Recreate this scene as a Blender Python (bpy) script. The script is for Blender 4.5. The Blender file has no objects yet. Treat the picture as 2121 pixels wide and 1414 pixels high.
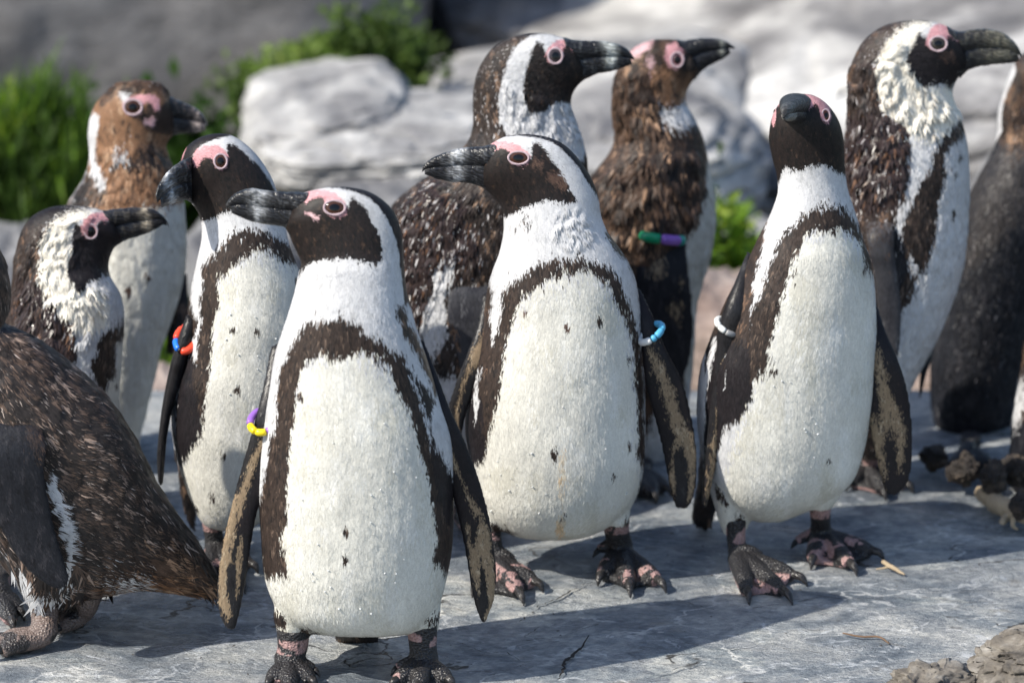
import bpy, math, random
import numpy as np
from mathutils import Vector, kdtree
from mathutils.bvhtree import BVHTree
rng = np.random.default_rng(7)
random.seed(7)
scene = bpy.context.scene

# ------------------------------------------------------------------ camera
PITCH = math.radians(18.0)
FPX = 15436.0                      # focal length in pixels of a 2121 px wide frame
DIST = 9.0
ZC = 0.428                         # height at which the optical axis crosses the plane y = 0
CAM = np.array([0.0, -DIST*math.cos(PITCH), ZC + DIST*math.sin(PITCH)])
FWD = np.array([0.0, math.cos(PITCH), -math.sin(PITCH)])
UP = np.array([0.0, math.sin(PITCH), math.cos(PITCH)])
RIGHT = np.array([1.0, 0.0, 0.0])
cd = bpy.data.cameras.new('camera'); cam = bpy.data.objects.new('camera', cd)
scene.collection.objects.link(cam); scene.camera = cam
cam.location = CAM; cam.rotation_euler = (math.pi/2 - PITCH, 0, 0)
cd.sensor_width = 36.0; cd.lens = 36.0*FPX/2121.0; cd.clip_start = 0.1; cd.clip_end = 200
cd.dof.use_dof = True; cd.dof.focus_distance = DIST + 0.17; cd.dof.aperture_fstop = 3.5

# ------------------------------------------------------------------ light
SUN = np.array([-0.57, -0.27, 0.60]); SUN /= np.linalg.norm(SUN)
w = bpy.data.worlds.new("World"); scene.world = w; w.use_nodes = True
nt = w.node_tree; bg = nt.nodes['Background']
sky = nt.nodes.new('ShaderNodeTexSky'); sky.sky_type = 'NISHITA'; sky.sun_disc = False
sky.sun_elevation = math.asin(SUN[2]); sky.sun_rotation = math.atan2(SUN[0], SUN[1])
nt.links.new(sky.outputs[0], bg.inputs[0]); bg.inputs[1].default_value = 0.15
sl = bpy.data.lights.new('sun', 'SUN'); sl.energy = 4.8; sl.angle = math.radians(0.55); sl.color = (1.0, 0.94, 0.835)
so = bpy.data.objects.new('sun', sl); scene.collection.objects.link(so); so.location = (-4, -3, 6)
so.rotation_euler = Vector(SUN).to_track_quat('Z', 'Y').to_euler()
scene.view_settings.view_transform = 'Standard'; scene.view_settings.look = 'None'
scene.view_settings.exposure = 0.38; scene.view_settings.gamma = 1.0

# ------------------------------------------------------------------ pixel <-> place
def rays(px, py):
    px = np.asarray(px, float); py = np.asarray(py, float)
    d = FWD[None, :]*FPX + RIGHT[None, :]*(px.reshape(-1, 1)-1060.5) - UP[None, :]*(py.reshape(-1, 1)-707.0)
    return d/np.linalg.norm(d, axis=1, keepdims=True)
def P(px, py, y):
    d = rays([px], [py])[0]; t = (y-CAM[1])/d[1]
    return CAM + d*t
def G(px, py, z=0.0):
    d = rays([px], [py])[0]; t = (z-CAM[2])/d[2]
    return CAM + d*t
def proj(v):
    r = np.asarray(v, float)-CAM
    z = r@FWD
    return 1060.5 + FPX*(r@RIGHT)/z, 707.0 - FPX*(r@UP)/z

# ------------------------------------------------------------------ noise (numpy)
def _h(ix, iy, iz, seed):
    n = (ix*374761393 + iy*668265263 + iz*2147483647 + seed*1274126177) & 0x7fffffff
    n = ((n ^ (n >> 13))*1274126177) & 0x7fffffff
    n = ((n ^ (n >> 16))*668265263) & 0x7fffffff
    return ((n ^ (n >> 15)) & 0xffff)/65535.0
def vnoise(p, seed=0):
    p = np.asarray(p, float); i = np.floor(p).astype(np.int64); f = p-i; f = f*f*(3-2*f)
    r = 0
    for a in (0, 1):
        for b in (0, 1):
            for c in (0, 1):
                wgt = (f[:, 0] if a else 1-f[:, 0])*(f[:, 1] if b else 1-f[:, 1])*(f[:, 2] if c else 1-f[:, 2])
                r = r + wgt*_h(i[:, 0]+a, i[:, 1]+b, i[:, 2]+c, seed)
    return r*2-1
def fbm(p, octv=4, seed=0, gain=0.5):
    r = 0; a = 1.0; s = 0
    for o in range(octv):
        r = r + a*vnoise(np.asarray(p)*(2.03**o)+o*17.3, seed+o); s += a; a *= gain
    return r/s
def n2(x, y, seed=0):
    return vnoise(np.stack([x, y, np.zeros_like(x)+0.5], 1), seed)

def sdpoly(x, y, poly):
    """signed distance, positive inside"""
    poly = np.asarray(poly, float); n = len(poly)
    best = np.full(x.shape, 1e9); ins = np.zeros(x.shape, bool)
    for i in range(n):
        ax, ay = poly[i]; bx, by = poly[(i+1) % n]
        ex, ey = bx-ax, by-ay; L = ex*ex+ey*ey+1e-9
        t = np.clip(((x-ax)*ex+(y-ay)*ey)/L, 0, 1)
        d = np.hypot(x-ax-t*ex, y-ay-t*ey); best = np.minimum(best, d)
        c = ((ay > y) != (by > y)) & (x < (bx-ax)*(y-ay)/((by-ay) if by != ay else 1e-9)+ax)
        ins ^= c
    return np.where(ins, best, -best)

# ------------------------------------------------------------------ materials
def mat(name):
    m = bpy.data.materials.new(name); m.use_nodes = True
    return m, m.node_tree.nodes, m.node_tree.links, m.node_tree.nodes['Principled BSDF']
def tex(n, kind, **kw):
    t = n.new(kind)
    for k, v in kw.items():
        if k in t.inputs: t.inputs[k].default_value = v
        else: setattr(t, k, v)
    return t
def ramp(n, l, src, stops):
    r = n.new('ShaderNodeValToRGB'); e = r.color_ramp.elements
    while len(e) < len(stops): e.new(0.5)
    for k, (p, c) in enumerate(stops): e[k].position = p; e[k].color = c if len(c) == 4 else (*c, 1)
    l.new(src, r.inputs[0]); return r
def bump(n, l, h, b, strength, dist):
    bp = n.new('ShaderNodeBump'); bp.inputs['Strength'].default_value = strength; bp.inputs['Distance'].default_value = dist
    l.new(h, bp.inputs['Height']); l.new(bp.outputs[0], b.inputs['Normal']); return bp
def attr_mat(name, bscale, bstr, bdist, spec=0.35, stretch=None, kind='noise', coat=0):
    m, n, l, b = mat(name)
    a = n.new('ShaderNodeVertexColor'); a.layer_name = 'col'
    tc = n.new('ShaderNodeTexCoord'); mp = n.new('ShaderNodeMapping')
    l.new(tc.outputs['Object'], mp.inputs[0])
    if stretch: mp.inputs['Scale'].default_value = stretch
    if kind == 'noise': t = tex(n, 'ShaderNodeTexNoise', Scale=bscale, Detail=4.0)
    else: t = tex(n, 'ShaderNodeTexVoronoi', Scale=bscale)
    l.new(mp.outputs[0], t.inputs['Vector'])
    hs = t.outputs[0]
    var = n.new('ShaderNodeMapRange'); l.new(hs, var.inputs[0])
    var.inputs[1].default_value = 0.25; var.inputs[2].default_value = 0.75; var.inputs[3].default_value = 0.82; var.inputs[4].default_value = 1.12
    mx = n.new('ShaderNodeMix'); mx.data_type = 'RGBA'; mx.blend_type = 'MULTIPLY'; mx.inputs[0].default_value = 1
    l.new(a.outputs[0], mx.inputs[6]); l.new(var.outputs[0], mx.inputs[7]); l.new(mx.outputs[2], b.inputs['Base Color'])
    l.new(a.outputs[1], b.inputs['Roughness']); b.inputs['Specular IOR Level'].default_value = spec
    b.inputs['Coat Weight'].default_value = coat; b.inputs['Coat Roughness'].default_value = 0.25
    bump(n, l, hs, b, bstr, bdist)
    return m
M_PLUME = attr_mat('plumage', 420, 0.3, 0.0005, spec=0.3, stretch=(1, 1, 0.35))
M_SKIN = attr_mat('scaly_skin', 330, 0.9, 0.0022, spec=0.5, kind='vor')
M_FLAKE = attr_mat('feather', 700, 0.25, 0.0005, spec=0.25)
def bill_mat():
    m, n, l, b = mat('horny_bill')
    a = n.new('ShaderNodeVertexColor'); a.layer_name = 'col'
    tc = n.new('ShaderNodeTexCoord')
    t = tex(n, 'ShaderNodeTexNoise', Scale=120.0, Detail=5.0, Roughness=0.6); t2 = tex(n, 'ShaderNodeTexWave', Scale=55.0, Distortion=9.0, Detail=3.0)
    t2.inputs['Detail Scale'].default_value = 1.6
    mp = n.new('ShaderNodeMapping'); mp.inputs['Rotation'].default_value = (0.0, 1.1, 0.5); mp.inputs['Scale'].default_value = (1, 1, 1.6)
    l.new(tc.outputs['Object'], mp.inputs[0]); l.new(mp.outputs[0], t.inputs[0]); l.new(mp.outputs[0], t2.inputs[0])
    r = ramp(n, l, t2.outputs[0], [(0.0, (0.7, 0.7, 0.7)), (0.7, (1, 1, 1)), (1.0, (1.35, 1.35, 1.4))])
    mx = n.new('ShaderNodeMix'); mx.data_type = 'RGBA'; mx.blend_type = 'MULTIPLY'; mx.inputs[0].default_value = 1
    l.new(a.outputs[0], mx.inputs[6]); l.new(r.outputs[0], mx.inputs[7]); l.new(mx.outputs[2], b.inputs['Base Color'])
    l.new(a.outputs[1], b.inputs['Roughness'])
    ad = n.new('ShaderNodeMath'); ad.operation = 'ADD'; l.new(t.outputs[0], ad.inputs[0]); l.new(t2.outputs[0], ad.inputs[1])
    bump(n, l, ad.outputs[0], b, 0.5, 0.0012); b.inputs['Specular IOR Level'].default_value = 0.4
    return m
M_BILL = bill_mat()
def plain(name, col, rough=0.4, spec=0.5, coat=0.0, trans=0.0, bs=None):
    m, n, l, b = mat(name); b.inputs['Base Color'].default_value = (*col, 1); b.inputs['Roughness'].default_value = rough
    b.inputs['Specular IOR Level'].default_value = spec; b.inputs['Coat Weight'].default_value = coat
    b.inputs['Transmission Weight'].default_value = trans
    if bs:
        t = tex(n, 'ShaderNodeTexNoise', Scale=bs, Detail=4.0)
        r = ramp(n, l, t.outputs[0], [(0.3, tuple(c*0.6 for c in col)), (0.7, tuple(min(1, c*1.35) for c in col))])
        l.new(r.outputs[0], b.inputs['Base Color']); bump(n, l, t.outputs[0], b, 0.5, 0.002)
    return m
M_EYE = attr_mat('eyeball', 300, 0.0, 0.0001, spec=0.35)
M_RING = plain('eyelid_skin', (0.56, 0.42, 0.45), 0.55, bs=900.0)
M_DROP = plain('water_drop', (0.72, 0.74, 0.74), 0.06, 0.9, coat=1.0)  # opaque pale albedo paints the sparkle of clear drops

# ------------------------------------------------------------------ object helpers
def link(o, parent=None):
    scene.collection.objects.link(o)
    if parent is not None:
        o.parent = parent; o.location = Vector(o.location) - Vector(parent.location) if o.type == 'EMPTY' else o.location
    return o
def mk(name, V, F, mats, parent=None, col=None, mi=None, smooth=True, origin=None):
    V = np.asarray(V, float)
    if origin is None: origin = np.array(parent['_w']) if parent is not None and '_w' in parent else np.zeros(3)
    me = bpy.data.meshes.new(name); me.from_pydata((V-origin).tolist(), [], F if isinstance(F, list) else F.tolist())
    for m in (mats if isinstance(mats, (list, tuple)) else [mats]): me.materials.append(m)
    if mi is not None: me.polygons.foreach_set('material_index', np.asarray(mi, np.int32))
    if smooth: me.polygons.foreach_set('use_smooth', np.ones(len(me.polygons), bool))
    if col is not None:
        a = me.color_attributes.new('col', 'FLOAT_COLOR', 'POINT'); a.data.foreach_set('color', np.asarray(col, np.float32).ravel())
    me.update()
    o = bpy.data.objects.new(name, me); scene.collection.objects.link(o)
    if parent is not None: o.parent = parent
    else: o.location = origin
    return o
def empty(name, loc, label, cat, group=None):
    o = bpy.data.objects.new(name, None); scene.collection.objects.link(o); o.location = loc; o.empty_display_size = 0.05
    o['label'] = label; o['category'] = cat
    if group: o['group'] = group
    o['_w'] = [float(c) for c in loc]
    return o
def tag(o, label=None, cat=None, group=None, kind=None):
    for k, v in (('label', label), ('category', cat), ('group', group), ('kind', kind)):
        if v: o[k] = v
    return o

def catmull(A, sub):
    A = np.asarray(A, float); n = len(A); out = []; ts = []
    for i in range(n-1):
        p0 = A[max(i-1, 0)]; p1 = A[i]; p2 = A[i+1]; p3 = A[min(i+2, n-1)]
        for k in range(sub):
            t = k/sub; t2 = t*t; t3 = t2*t
            out.append(0.5*((2*p1)+(-p0+p2)*t+(2*p0-5*p1+4*p2-p3)*t2+(-p0+3*p1-3*p2+p3)*t3)); ts.append((i+t)/(n-1))
    out.append(A[-1]); ts.append(1.0)
    return np.array(out), np.array(ts)
def rings_mesh(C, A, B, nr, cap=True, e=1.0):
    """C centres, A and B half axes per ring -> verts, faces"""
    th = np.linspace(0, 2*np.pi, nr, endpoint=False)
    c, s = np.cos(th), np.sin(th)
    c = np.sign(c)*np.abs(c)**e; s = np.sign(s)*np.abs(s)**e
    V = (C[:, None, :] + A[:, None, :]*c[None, :, None] + B[:, None, :]*s[None, :, None]).reshape(-1, 3)
    n = len(C); F = []
    for i in range(n-1):
        for j in range(nr):
            j2 = (j+1) % nr
            F.append((i*nr+j, i*nr+j2, (i+1)*nr+j2, (i+1)*nr+j))
    if cap:
        V = np.vstack([V, C[0][None], C[-1][None]]); a = n*nr
        for j in range(nr):
            j2 = (j+1) % nr
            F.append((a, j2, j)); F.append((a+1, (n-1)*nr+j, (n-1)*nr+j2))
    return V, F
def loft(secs, y0, sub=6, nr=40, e=1.0, cap=True):
    """secs: (x1,y1,x2,y2,th_mm[,dy]) in photo pixels on the vertical plane y0(+dy)"""
    a = []
    for s in secs:
        dy = s[5] if len(s) > 5 else 0.0
        p = P(s[0], s[1], y0+dy); q = P(s[2], s[3], y0+dy)
        a.append(np.concatenate([(p+q)/2, (q-p)/2, [s[4]/1000.0]]))
    R, ts = catmull(a, sub)
    C = R[:, :3]; A = R[:, 3:6]; th = R[:, 6]
    vd = C-CAM; vd /= np.linalg.norm(vd, axis=1, keepdims=True)
    B = vd*th[:, None]
    V, F = rings_mesh(C, A, B, nr, cap, e)
    T = np.gradient(C, axis=0); T /= np.linalg.norm(T, axis=1, keepdims=True)+1e-9
    return V, F, dict(C=C, A=A, B=B, T=T, ts=ts, nr=nr)
def tube(pts, rad, nr=10, flat=None):
    pts = np.asarray(pts, float); rad = np.asarray(rad, float)
    T = np.gradient(pts, axis=0); T /= np.linalg.norm(T, axis=1, keepdims=True)+1e-9
    ref = np.array([0, 0, 1.0]) if abs(T[0][2]) < 0.9 else np.array([1.0, 0, 0])
    A = np.cross(T, ref); A /= np.linalg.norm(A, axis=1, keepdims=True)+1e-9; B = np.cross(A, T)
    k = 1.0 if flat is None else flat
    return rings_mesh(pts, A*rad[:, None], B*(rad*k)[:, None], nr)
def merge(parts):
    V = []; F = []; o = 0
    for v, f in parts:
        V.append(np.asarray(v)); F += [tuple(int(k)+o for k in q) for q in f]; o += len(v)
    return np.vstack(V), F
def remesh(parts, voxel, smooth=5, fac=0.5):
    V, F = merge(parts)
    me = bpy.data.meshes.new('tmp'); me.from_pydata(V.tolist(), [], F); me.update()
    o = bpy.data.objects.new('tmp', me); scene.collection.objects.link(o)
    r = o.modifiers.new('r', 'REMESH'); r.mode = 'VOXEL'; r.voxel_size = voxel; r.adaptivity = 0
    s = o.modifiers.new('s', 'SMOOTH'); s.iterations = smooth; s.factor = fac
    dg = bpy.context.evaluated_depsgraph_get(); ev = o.evaluated_get(dg); m2 = ev.to_mesh()
    n = len(m2.vertices); v = np.empty(n*3); m2.vertices.foreach_get('co', v); v = v.reshape(-1, 3)
    nn = np.empty(n*3); m2.vertices.foreach_get('normal', nn); nn = nn.reshape(-1, 3)
    f = np.empty(len(m2.loops), np.int64); m2.loops.foreach_get('vertex_index', f)
    lt = np.empty(len(m2.polygons), np.int64); m2.polygons.foreach_get('loop_total', lt)
    assert (lt == 4).all(); f = f.reshape(-1, 4)
    ev.to_mesh_clear(); bpy.data.objects.remove(o); bpy.data.meshes.remove(me)
    return v, f, nn

def vnormals(V, Q):
    a, b, c, d = (V[Q[:, k]] for k in range(4)); n = np.cross(c-a, d-b); o = np.zeros_like(V)
    for k in range(4): np.add.at(o, Q[:, k], n)
    return o/(np.linalg.norm(o, axis=1, keepdims=True)+1e-12)
# ------------------------------------------------------------------ plumage colours (albedo)
CATS = {  # base, alt, alt share, third, third share, noise scale px, roughness
 'W': ((.60, .60, .61), (.51, .51, .515), .3, (.66, .66, .66), .25, 7, .75),
 'R': ((.032, .026, .024), (.32, .235, .19), .24, (.11, .075, .058), .35, 5.5, .45),
 'C': ((.70, .685, .62), (.63, .61, .53), .3, (.75, .74, .69), .3, 30, .7),
 'U': ((.040, .036, .036), (.13, .12, .12), .2, (.024, .023, .026), .35, 5, .45),
 'Y': ((.80, .755, .66), (.60, .53, .43), .22, (.82, .80, .72), .3, 12, .6),
 'D': ((.040, .028, .023), (.12, .085, .065), .26, (.018, .014, .013), .34, 4.5, .55),
 'K': ((.017, .014, .016), (.05, .036, .03), .15, (.012, .011, .013), .3, 12, .5),
 'H': ((.020, .015, .014), (.060, .038, .027), .22, (.011, .010, .010), .35, 5, .5),
 'P': ((.62, .32, .34), (.50, .25, .27), .3, (.66, .40, .42), .25, 6, .6),
 'L': ((.64, .42, .44), (.55, .33, .35), .3, (.68, .48, .5), .2, 12, .55),
 'T': ((.085, .052, .036), (.29, .18, .115), .28, (.032, .022, .018), .42, 13, .5),
 'N': ((.25, .135, .075), (.42, .27, .17), .30, (.09, .055, .038), .32, 8, .6),
 'B': ((.046, .033, .028), (.16, .098, .066), .26, (.022, .018, .018), .3, 8, .42),
 'S': ((.040, .028, .027), (.42, .39, .39), .17, (.14, .075, .045), .26, 4, .25),  # pale alt flecks paint specular glints into the dark feathers
 'Q': ((.040, .030, .026), (.20, .13, .09), .28, (.020, .017, .017), .35, 10, .48),
 'V': ((.016, .017, .022), (.035, .034, .04), .3, (.010, .010, .013), .3, 9, .5),
 'G': ((.06, .06, .068), (.13, .13, .14), .3, (.04, .04, .048), .3, 16, .38),
 'J': ((.022, .021, .023), (.05, .048, .05), .2, (.014, .013, .014), .3, 14, .33),
 'F': ((.28, .205, .13), (.05, .04, .035), .24, (.44, .35, .24), .25, 5, .5),
 'X': ((.10, .06, .045), (.06, .035, .028), .3, (.2, .12, .09), .2, 9, .6),
 'O': ((.70, .52, .33), (.72, .62, .48), .5, (.6, .4, .25), .1, 9, .7),
}
KEYS = list(CATS)
def ell(cx, cy, rx, ry=None, n=12, a=0.0):
    ry = ry or rx; t = np.linspace(0, 2*np.pi, n, endpoint=False)
    x = np.cos(t)*rx; y = np.sin(t)*ry; c, s = math.cos(a), math.sin(a)
    return list(zip(cx+x*c-y*s, cy+x*s+y*c))
def classify(x, y, facing, base, back, layers, jit, jx=2.3, jy=5.5, ang=0.0, hard=False):
    N = len(x)
    g1 = rng.normal(size=N); g2 = rng.normal(size=N)*np.where(rng.random(N) < .12, 2.0, 1.0)
    if not jit: g1[:] = 0; g2[:] = 0
    c, s = math.cos(ang), math.sin(ang)
    ox = g1*jx*c - g2*jy*s; oy = g1*jx*s + g2*jy*c
    wx = n2(x/11, y/15, 3)*3.0 + n2(x/4.5, y/7.0, 4)*2.0; wy = n2(x/10, y/18, 5)*4.5 + n2(x/4, y/9, 6)*3.0
    cat = np.full(N, KEYS.index(base))
    for ly in layers:
        k, poly = ly[0], ly[1]; q = ly[2] if len(ly) > 2 else 1.0
        px = x + (ox+wx)*q; py = y + (oy+wy)*q
        cat[sdpoly(px, py, poly) > 0] = KEYS.index(k)
    if back is not None:
        lim = -0.12 + 0.1*n2(x/14, y/14, 9)
        cat[facing < lim] = KEYS.index(back)
    return cat
def paint(cat, x, y, amt=1.0, ang=0.0, seed=0, el=2.2):
    N = len(x); out = np.zeros((N, 4), np.float32); r = rng.random(N)
    c, s = math.cos(ang), math.sin(ang); u = x*c+y*s; v = -x*s+y*c
    for i, k in enumerate(KEYS):
        m = cat == i
        if not m.any(): continue
        b, a, pa, t, pt, sc, ro = CATS[k]
        b, a, t = map(np.array, (b, a, t)); q = r[m]
        nz = n2(u[m]/sc, v[m]/(sc*el), 20+i+seed)*0.5+0.5; nz2 = n2(u[m]/(sc*.8)+50, v[m]/(sc*el*.8)+9, 50+i+seed)*0.5+0.5
        qa = (nz*0.75+q*0.25) > (1-pa*1.15); qt = (nz2*0.75+rng.random(m.sum())*0.25) > (1-pt*1.15)
        col = np.tile(b, (m.sum(), 1)); col[qt] = t; col[qa] = a
        big = 1 + 0.10*n2(x[m]/60, y[m]/80, 80+i) + (0.07*n2(x[m]/16, y[m]/90, 120+i) if k == 'C' else 0)
        col = col*(1+amt*(0.045 if k in 'WCY' else 0.16)*rng.normal(size=(m.sum(), 1)).clip(-2, 2))*big[:, None]
        out[m, :3] = col.clip(0.004, 0.9); out[m, 3] = ro
    return out

# ------------------------------------------------------------------ penguin pieces
def flakes(V, Nn, quads, flow, size, colfn, n, liftk=1.0, name='feathers', njit=0.10, ext=None, lift=None, wide=.15):
    """triangular feathers scattered over a surface (V, quads), flow = direction per vertex, size = length in m per vertex"""
    a, b, c, d = (V[quads[:, k]] for k in range(4))
    area = 0.5*np.linalg.norm(np.cross(b-a, c-a), axis=1)+0.5*np.linalg.norm(np.cross(c-a, d-a), axis=1)
    cen = (a+c)/2; nf = Nn[quads[:, 0]]
    vd = CAM-cen; vd /= np.linalg.norm(vd, axis=1, keepdims=True); fc = (nf*vd).sum(1)
    sz = size[quads].mean(1)
    wgt = area/(sz**1.7)*np.clip(0.35+fc*2.5, 0.04, 1.0)
    px, py = proj(cen); wgt *= np.where((px > -40) & (px < 2160) & (py < 1450) & (py > -30), 1, 0.05)
    cdf = np.cumsum(wgt); f = np.searchsorted(cdf, rng.random(n)*cdf[-1]).clip(0, len(quads)-1)
    u, v = rng.random((n, 1)), rng.random((n, 1)); q = quads[f]
    def it(X): return X[q[:, 0]]*(1-u)*(1-v)+X[q[:, 1]]*u*(1-v)+X[q[:, 2]]*u*v+X[q[:, 3]]*(1-u)*v
    p = it(V); nn = it(Nn); nn /= np.linalg.norm(nn, axis=1, keepdims=True)+1e-9
    fl = it(flow); fl += rng.normal(size=(n, 3))*0.16
    fl -= nn*(fl*nn).sum(1, keepdims=True); fl /= np.linalg.norm(fl, axis=1, keepdims=True)+1e-9
    L = it(size[:, None])*(0.7+0.6*rng.random((n, 1)))
    sd = np.cross(nn, fl); wd = L*wide*(.8+.4*rng.random((n, 1)))
    lk = it(lift[:, None]) if lift is not None else 1.0
    ex = None if ext is None else ext[q[:, 0]]
    p0 = p+nn*L*0.012
    tip = p+fl*L+nn*L*(0.03+0.09*rng.random((n, 1)))*liftk*lk
    TV = np.stack([p0+sd*wd, p0-sd*wd, tip], 1).reshape(-1, 3)
    TF = np.arange(n*3).reshape(-1, 3)
    X, Y = proj(p); vd = CAM-p; vd /= np.linalg.norm(vd, axis=1, keepdims=True)
    col = colfn(X, Y, (nn*vd).sum(1)) if ex is None else colfn(X, Y, (nn*vd).sum(1), True, ex)
    nj = nn+fl*0.05*0+rng.normal(size=(n, 3))*njit; nj /= np.linalg.norm(nj, axis=1, keepdims=True)
    return TV, TF, np.repeat(col, 3, 0), np.repeat(nj, 3, 0)

def foot(sp, yleg):
    """sp: leg=(x,y,w px) top of the bare shank; heel=(x,y) on the ground; tips=three claw tips on the ground; hal=(x,y)"""
    H = G(*sp['heel']); z0 = 0.0
    T = P(sp['leg'][0], sp['leg'][1], (yleg+H[1])/2); r = sp['leg'][2]/2/1650.0
    parts = []
    mid = (T+H)/2; mid[2] = T[2]*0.55+0.006
    pts, _ = catmull([T+[0, 0, .02], T, mid, H+np.array([0, 0, .022]), H+np.array([0, 0, .010])], 5)
    rad, _ = catmull([[r*1.05], [r], [r*.93], [r*1.0], [r*.62]], 5)
    parts.append(tube(pts, rad[:, 0], 18))
    claws = []; ends = []
    for k, t in enumerate(sp['tips']):
        Tp = G(*t); d = Tp-H; L = np.linalg.norm(d[:2]); u = d/L
        fl = 0.80
        kn = [H+np.array([0, 0, .016])+u*0.004, H+u*L*.34+[0, 0, .0155], H+u*L*.62+[0, 0, .0135], H+u*L*fl+[0, 0, .0095]]
        pts, _ = catmull(kn, 5); rr, _ = catmull([[.0145], [.0132], [.0118], [.0088]], 5)
        parts.append(tube(pts, rr[:, 0], 12, 0.92)); ends.append(H+u*L*.78)
        s = H+u*(L*fl-.006)+[0, 0, .0125]
        cp, _ = catmull([s, H+u*(L*.92)+[0, 0, .0115], H+u*L+[0, 0, .0015]], 5); cr, _ = catmull([[.0060], [.0050], [.0008]], 5)
        claws.append(tube(cp, cr[:, 0], 8))
    for k in range(2):                                  # web between the toes
        a, b = ends[k], ends[k+1]; m = (a+b)/2*0.93+H*0.07
        top = [H+[0, 0, .019], a+[0, 0, .010], m+[0, 0, .008], b+[0, 0, .010]]
        bot = [p*[1, 1, 0]+[0, 0, .0015] for p in top]
        parts.append((np.array(top+bot), [(0, 1, 2, 3), (4, 7, 6, 5), (0, 4, 5, 1), (1, 5, 6, 2), (2, 6, 7, 3), (3, 7, 4, 0)]))
    if 'hal' in sp:
        h = P(sp['hal'][0], sp['hal'][1], H[1]-0.006)
        s = np.array([H[0], H[1], max(h[2]+.006, .02)])
        pts, _ = catmull([s, (s+h)/2+[0, 0, .003], h], 4); rr, _ = catmull([[.010], [.0085], [.006]], 4)
        parts.append(tube(pts, rr[:, 0], 10))
        e2 = h+(h-s)/np.linalg.norm(h-s)*.008+np.array([0, -.004, -.007])
        claws.append(tube(np.array([h, (h+e2)/2+[0, 0, .001], e2]), np.array([.0042, .0032, .0006]), 8))
    V, F, N = remesh(parts, 0.0019, 5, 0.5)
    V[:, 2] = np.maximum(V[:, 2], 0.0008)
    nz = fbm(V*55+sp['heel'][0], 3, 5); nz2 = fbm(V*130, 2, 8)
    hz = V[:, 2]
    pink = (nz*1.0+nz2*0.35) > sp.get('pk', 0.09 if not sp.get('dark') else 0.30)
    pink &= ~((hz > 0.03) & (hz < T[2]-0.018) & (nz < 0.55))
    pink |= (np.abs(hz-T[2]) < 0.009) & (nz2+nz > -0.1)
    pink &= ~((hz > T[2]-.03) & (np.abs(hz-T[2]) > 0.009))
    if sp.get('pale'): pink |= nz > -0.15
    if sp.get('pale'): C1, C2 = np.array((.16, .12, .105)), np.array((.035, .03, .03))
    else: C1, C2 = np.array((.33, .205, .195)), np.array((.022, .021, .023))
    col = np.where(pink[:, None], C1, C2)*(1+0.15*nz2[:, None]); col = np.hstack([col, np.full((len(V), 1), .42)])
    out = [(V, F.tolist(), col, 1)]
    for cv, cf in claws:
        out.append((cv, cf, np.tile([.03, .028, .028, .3], (len(cv), 1)), 2))
    return out

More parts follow.
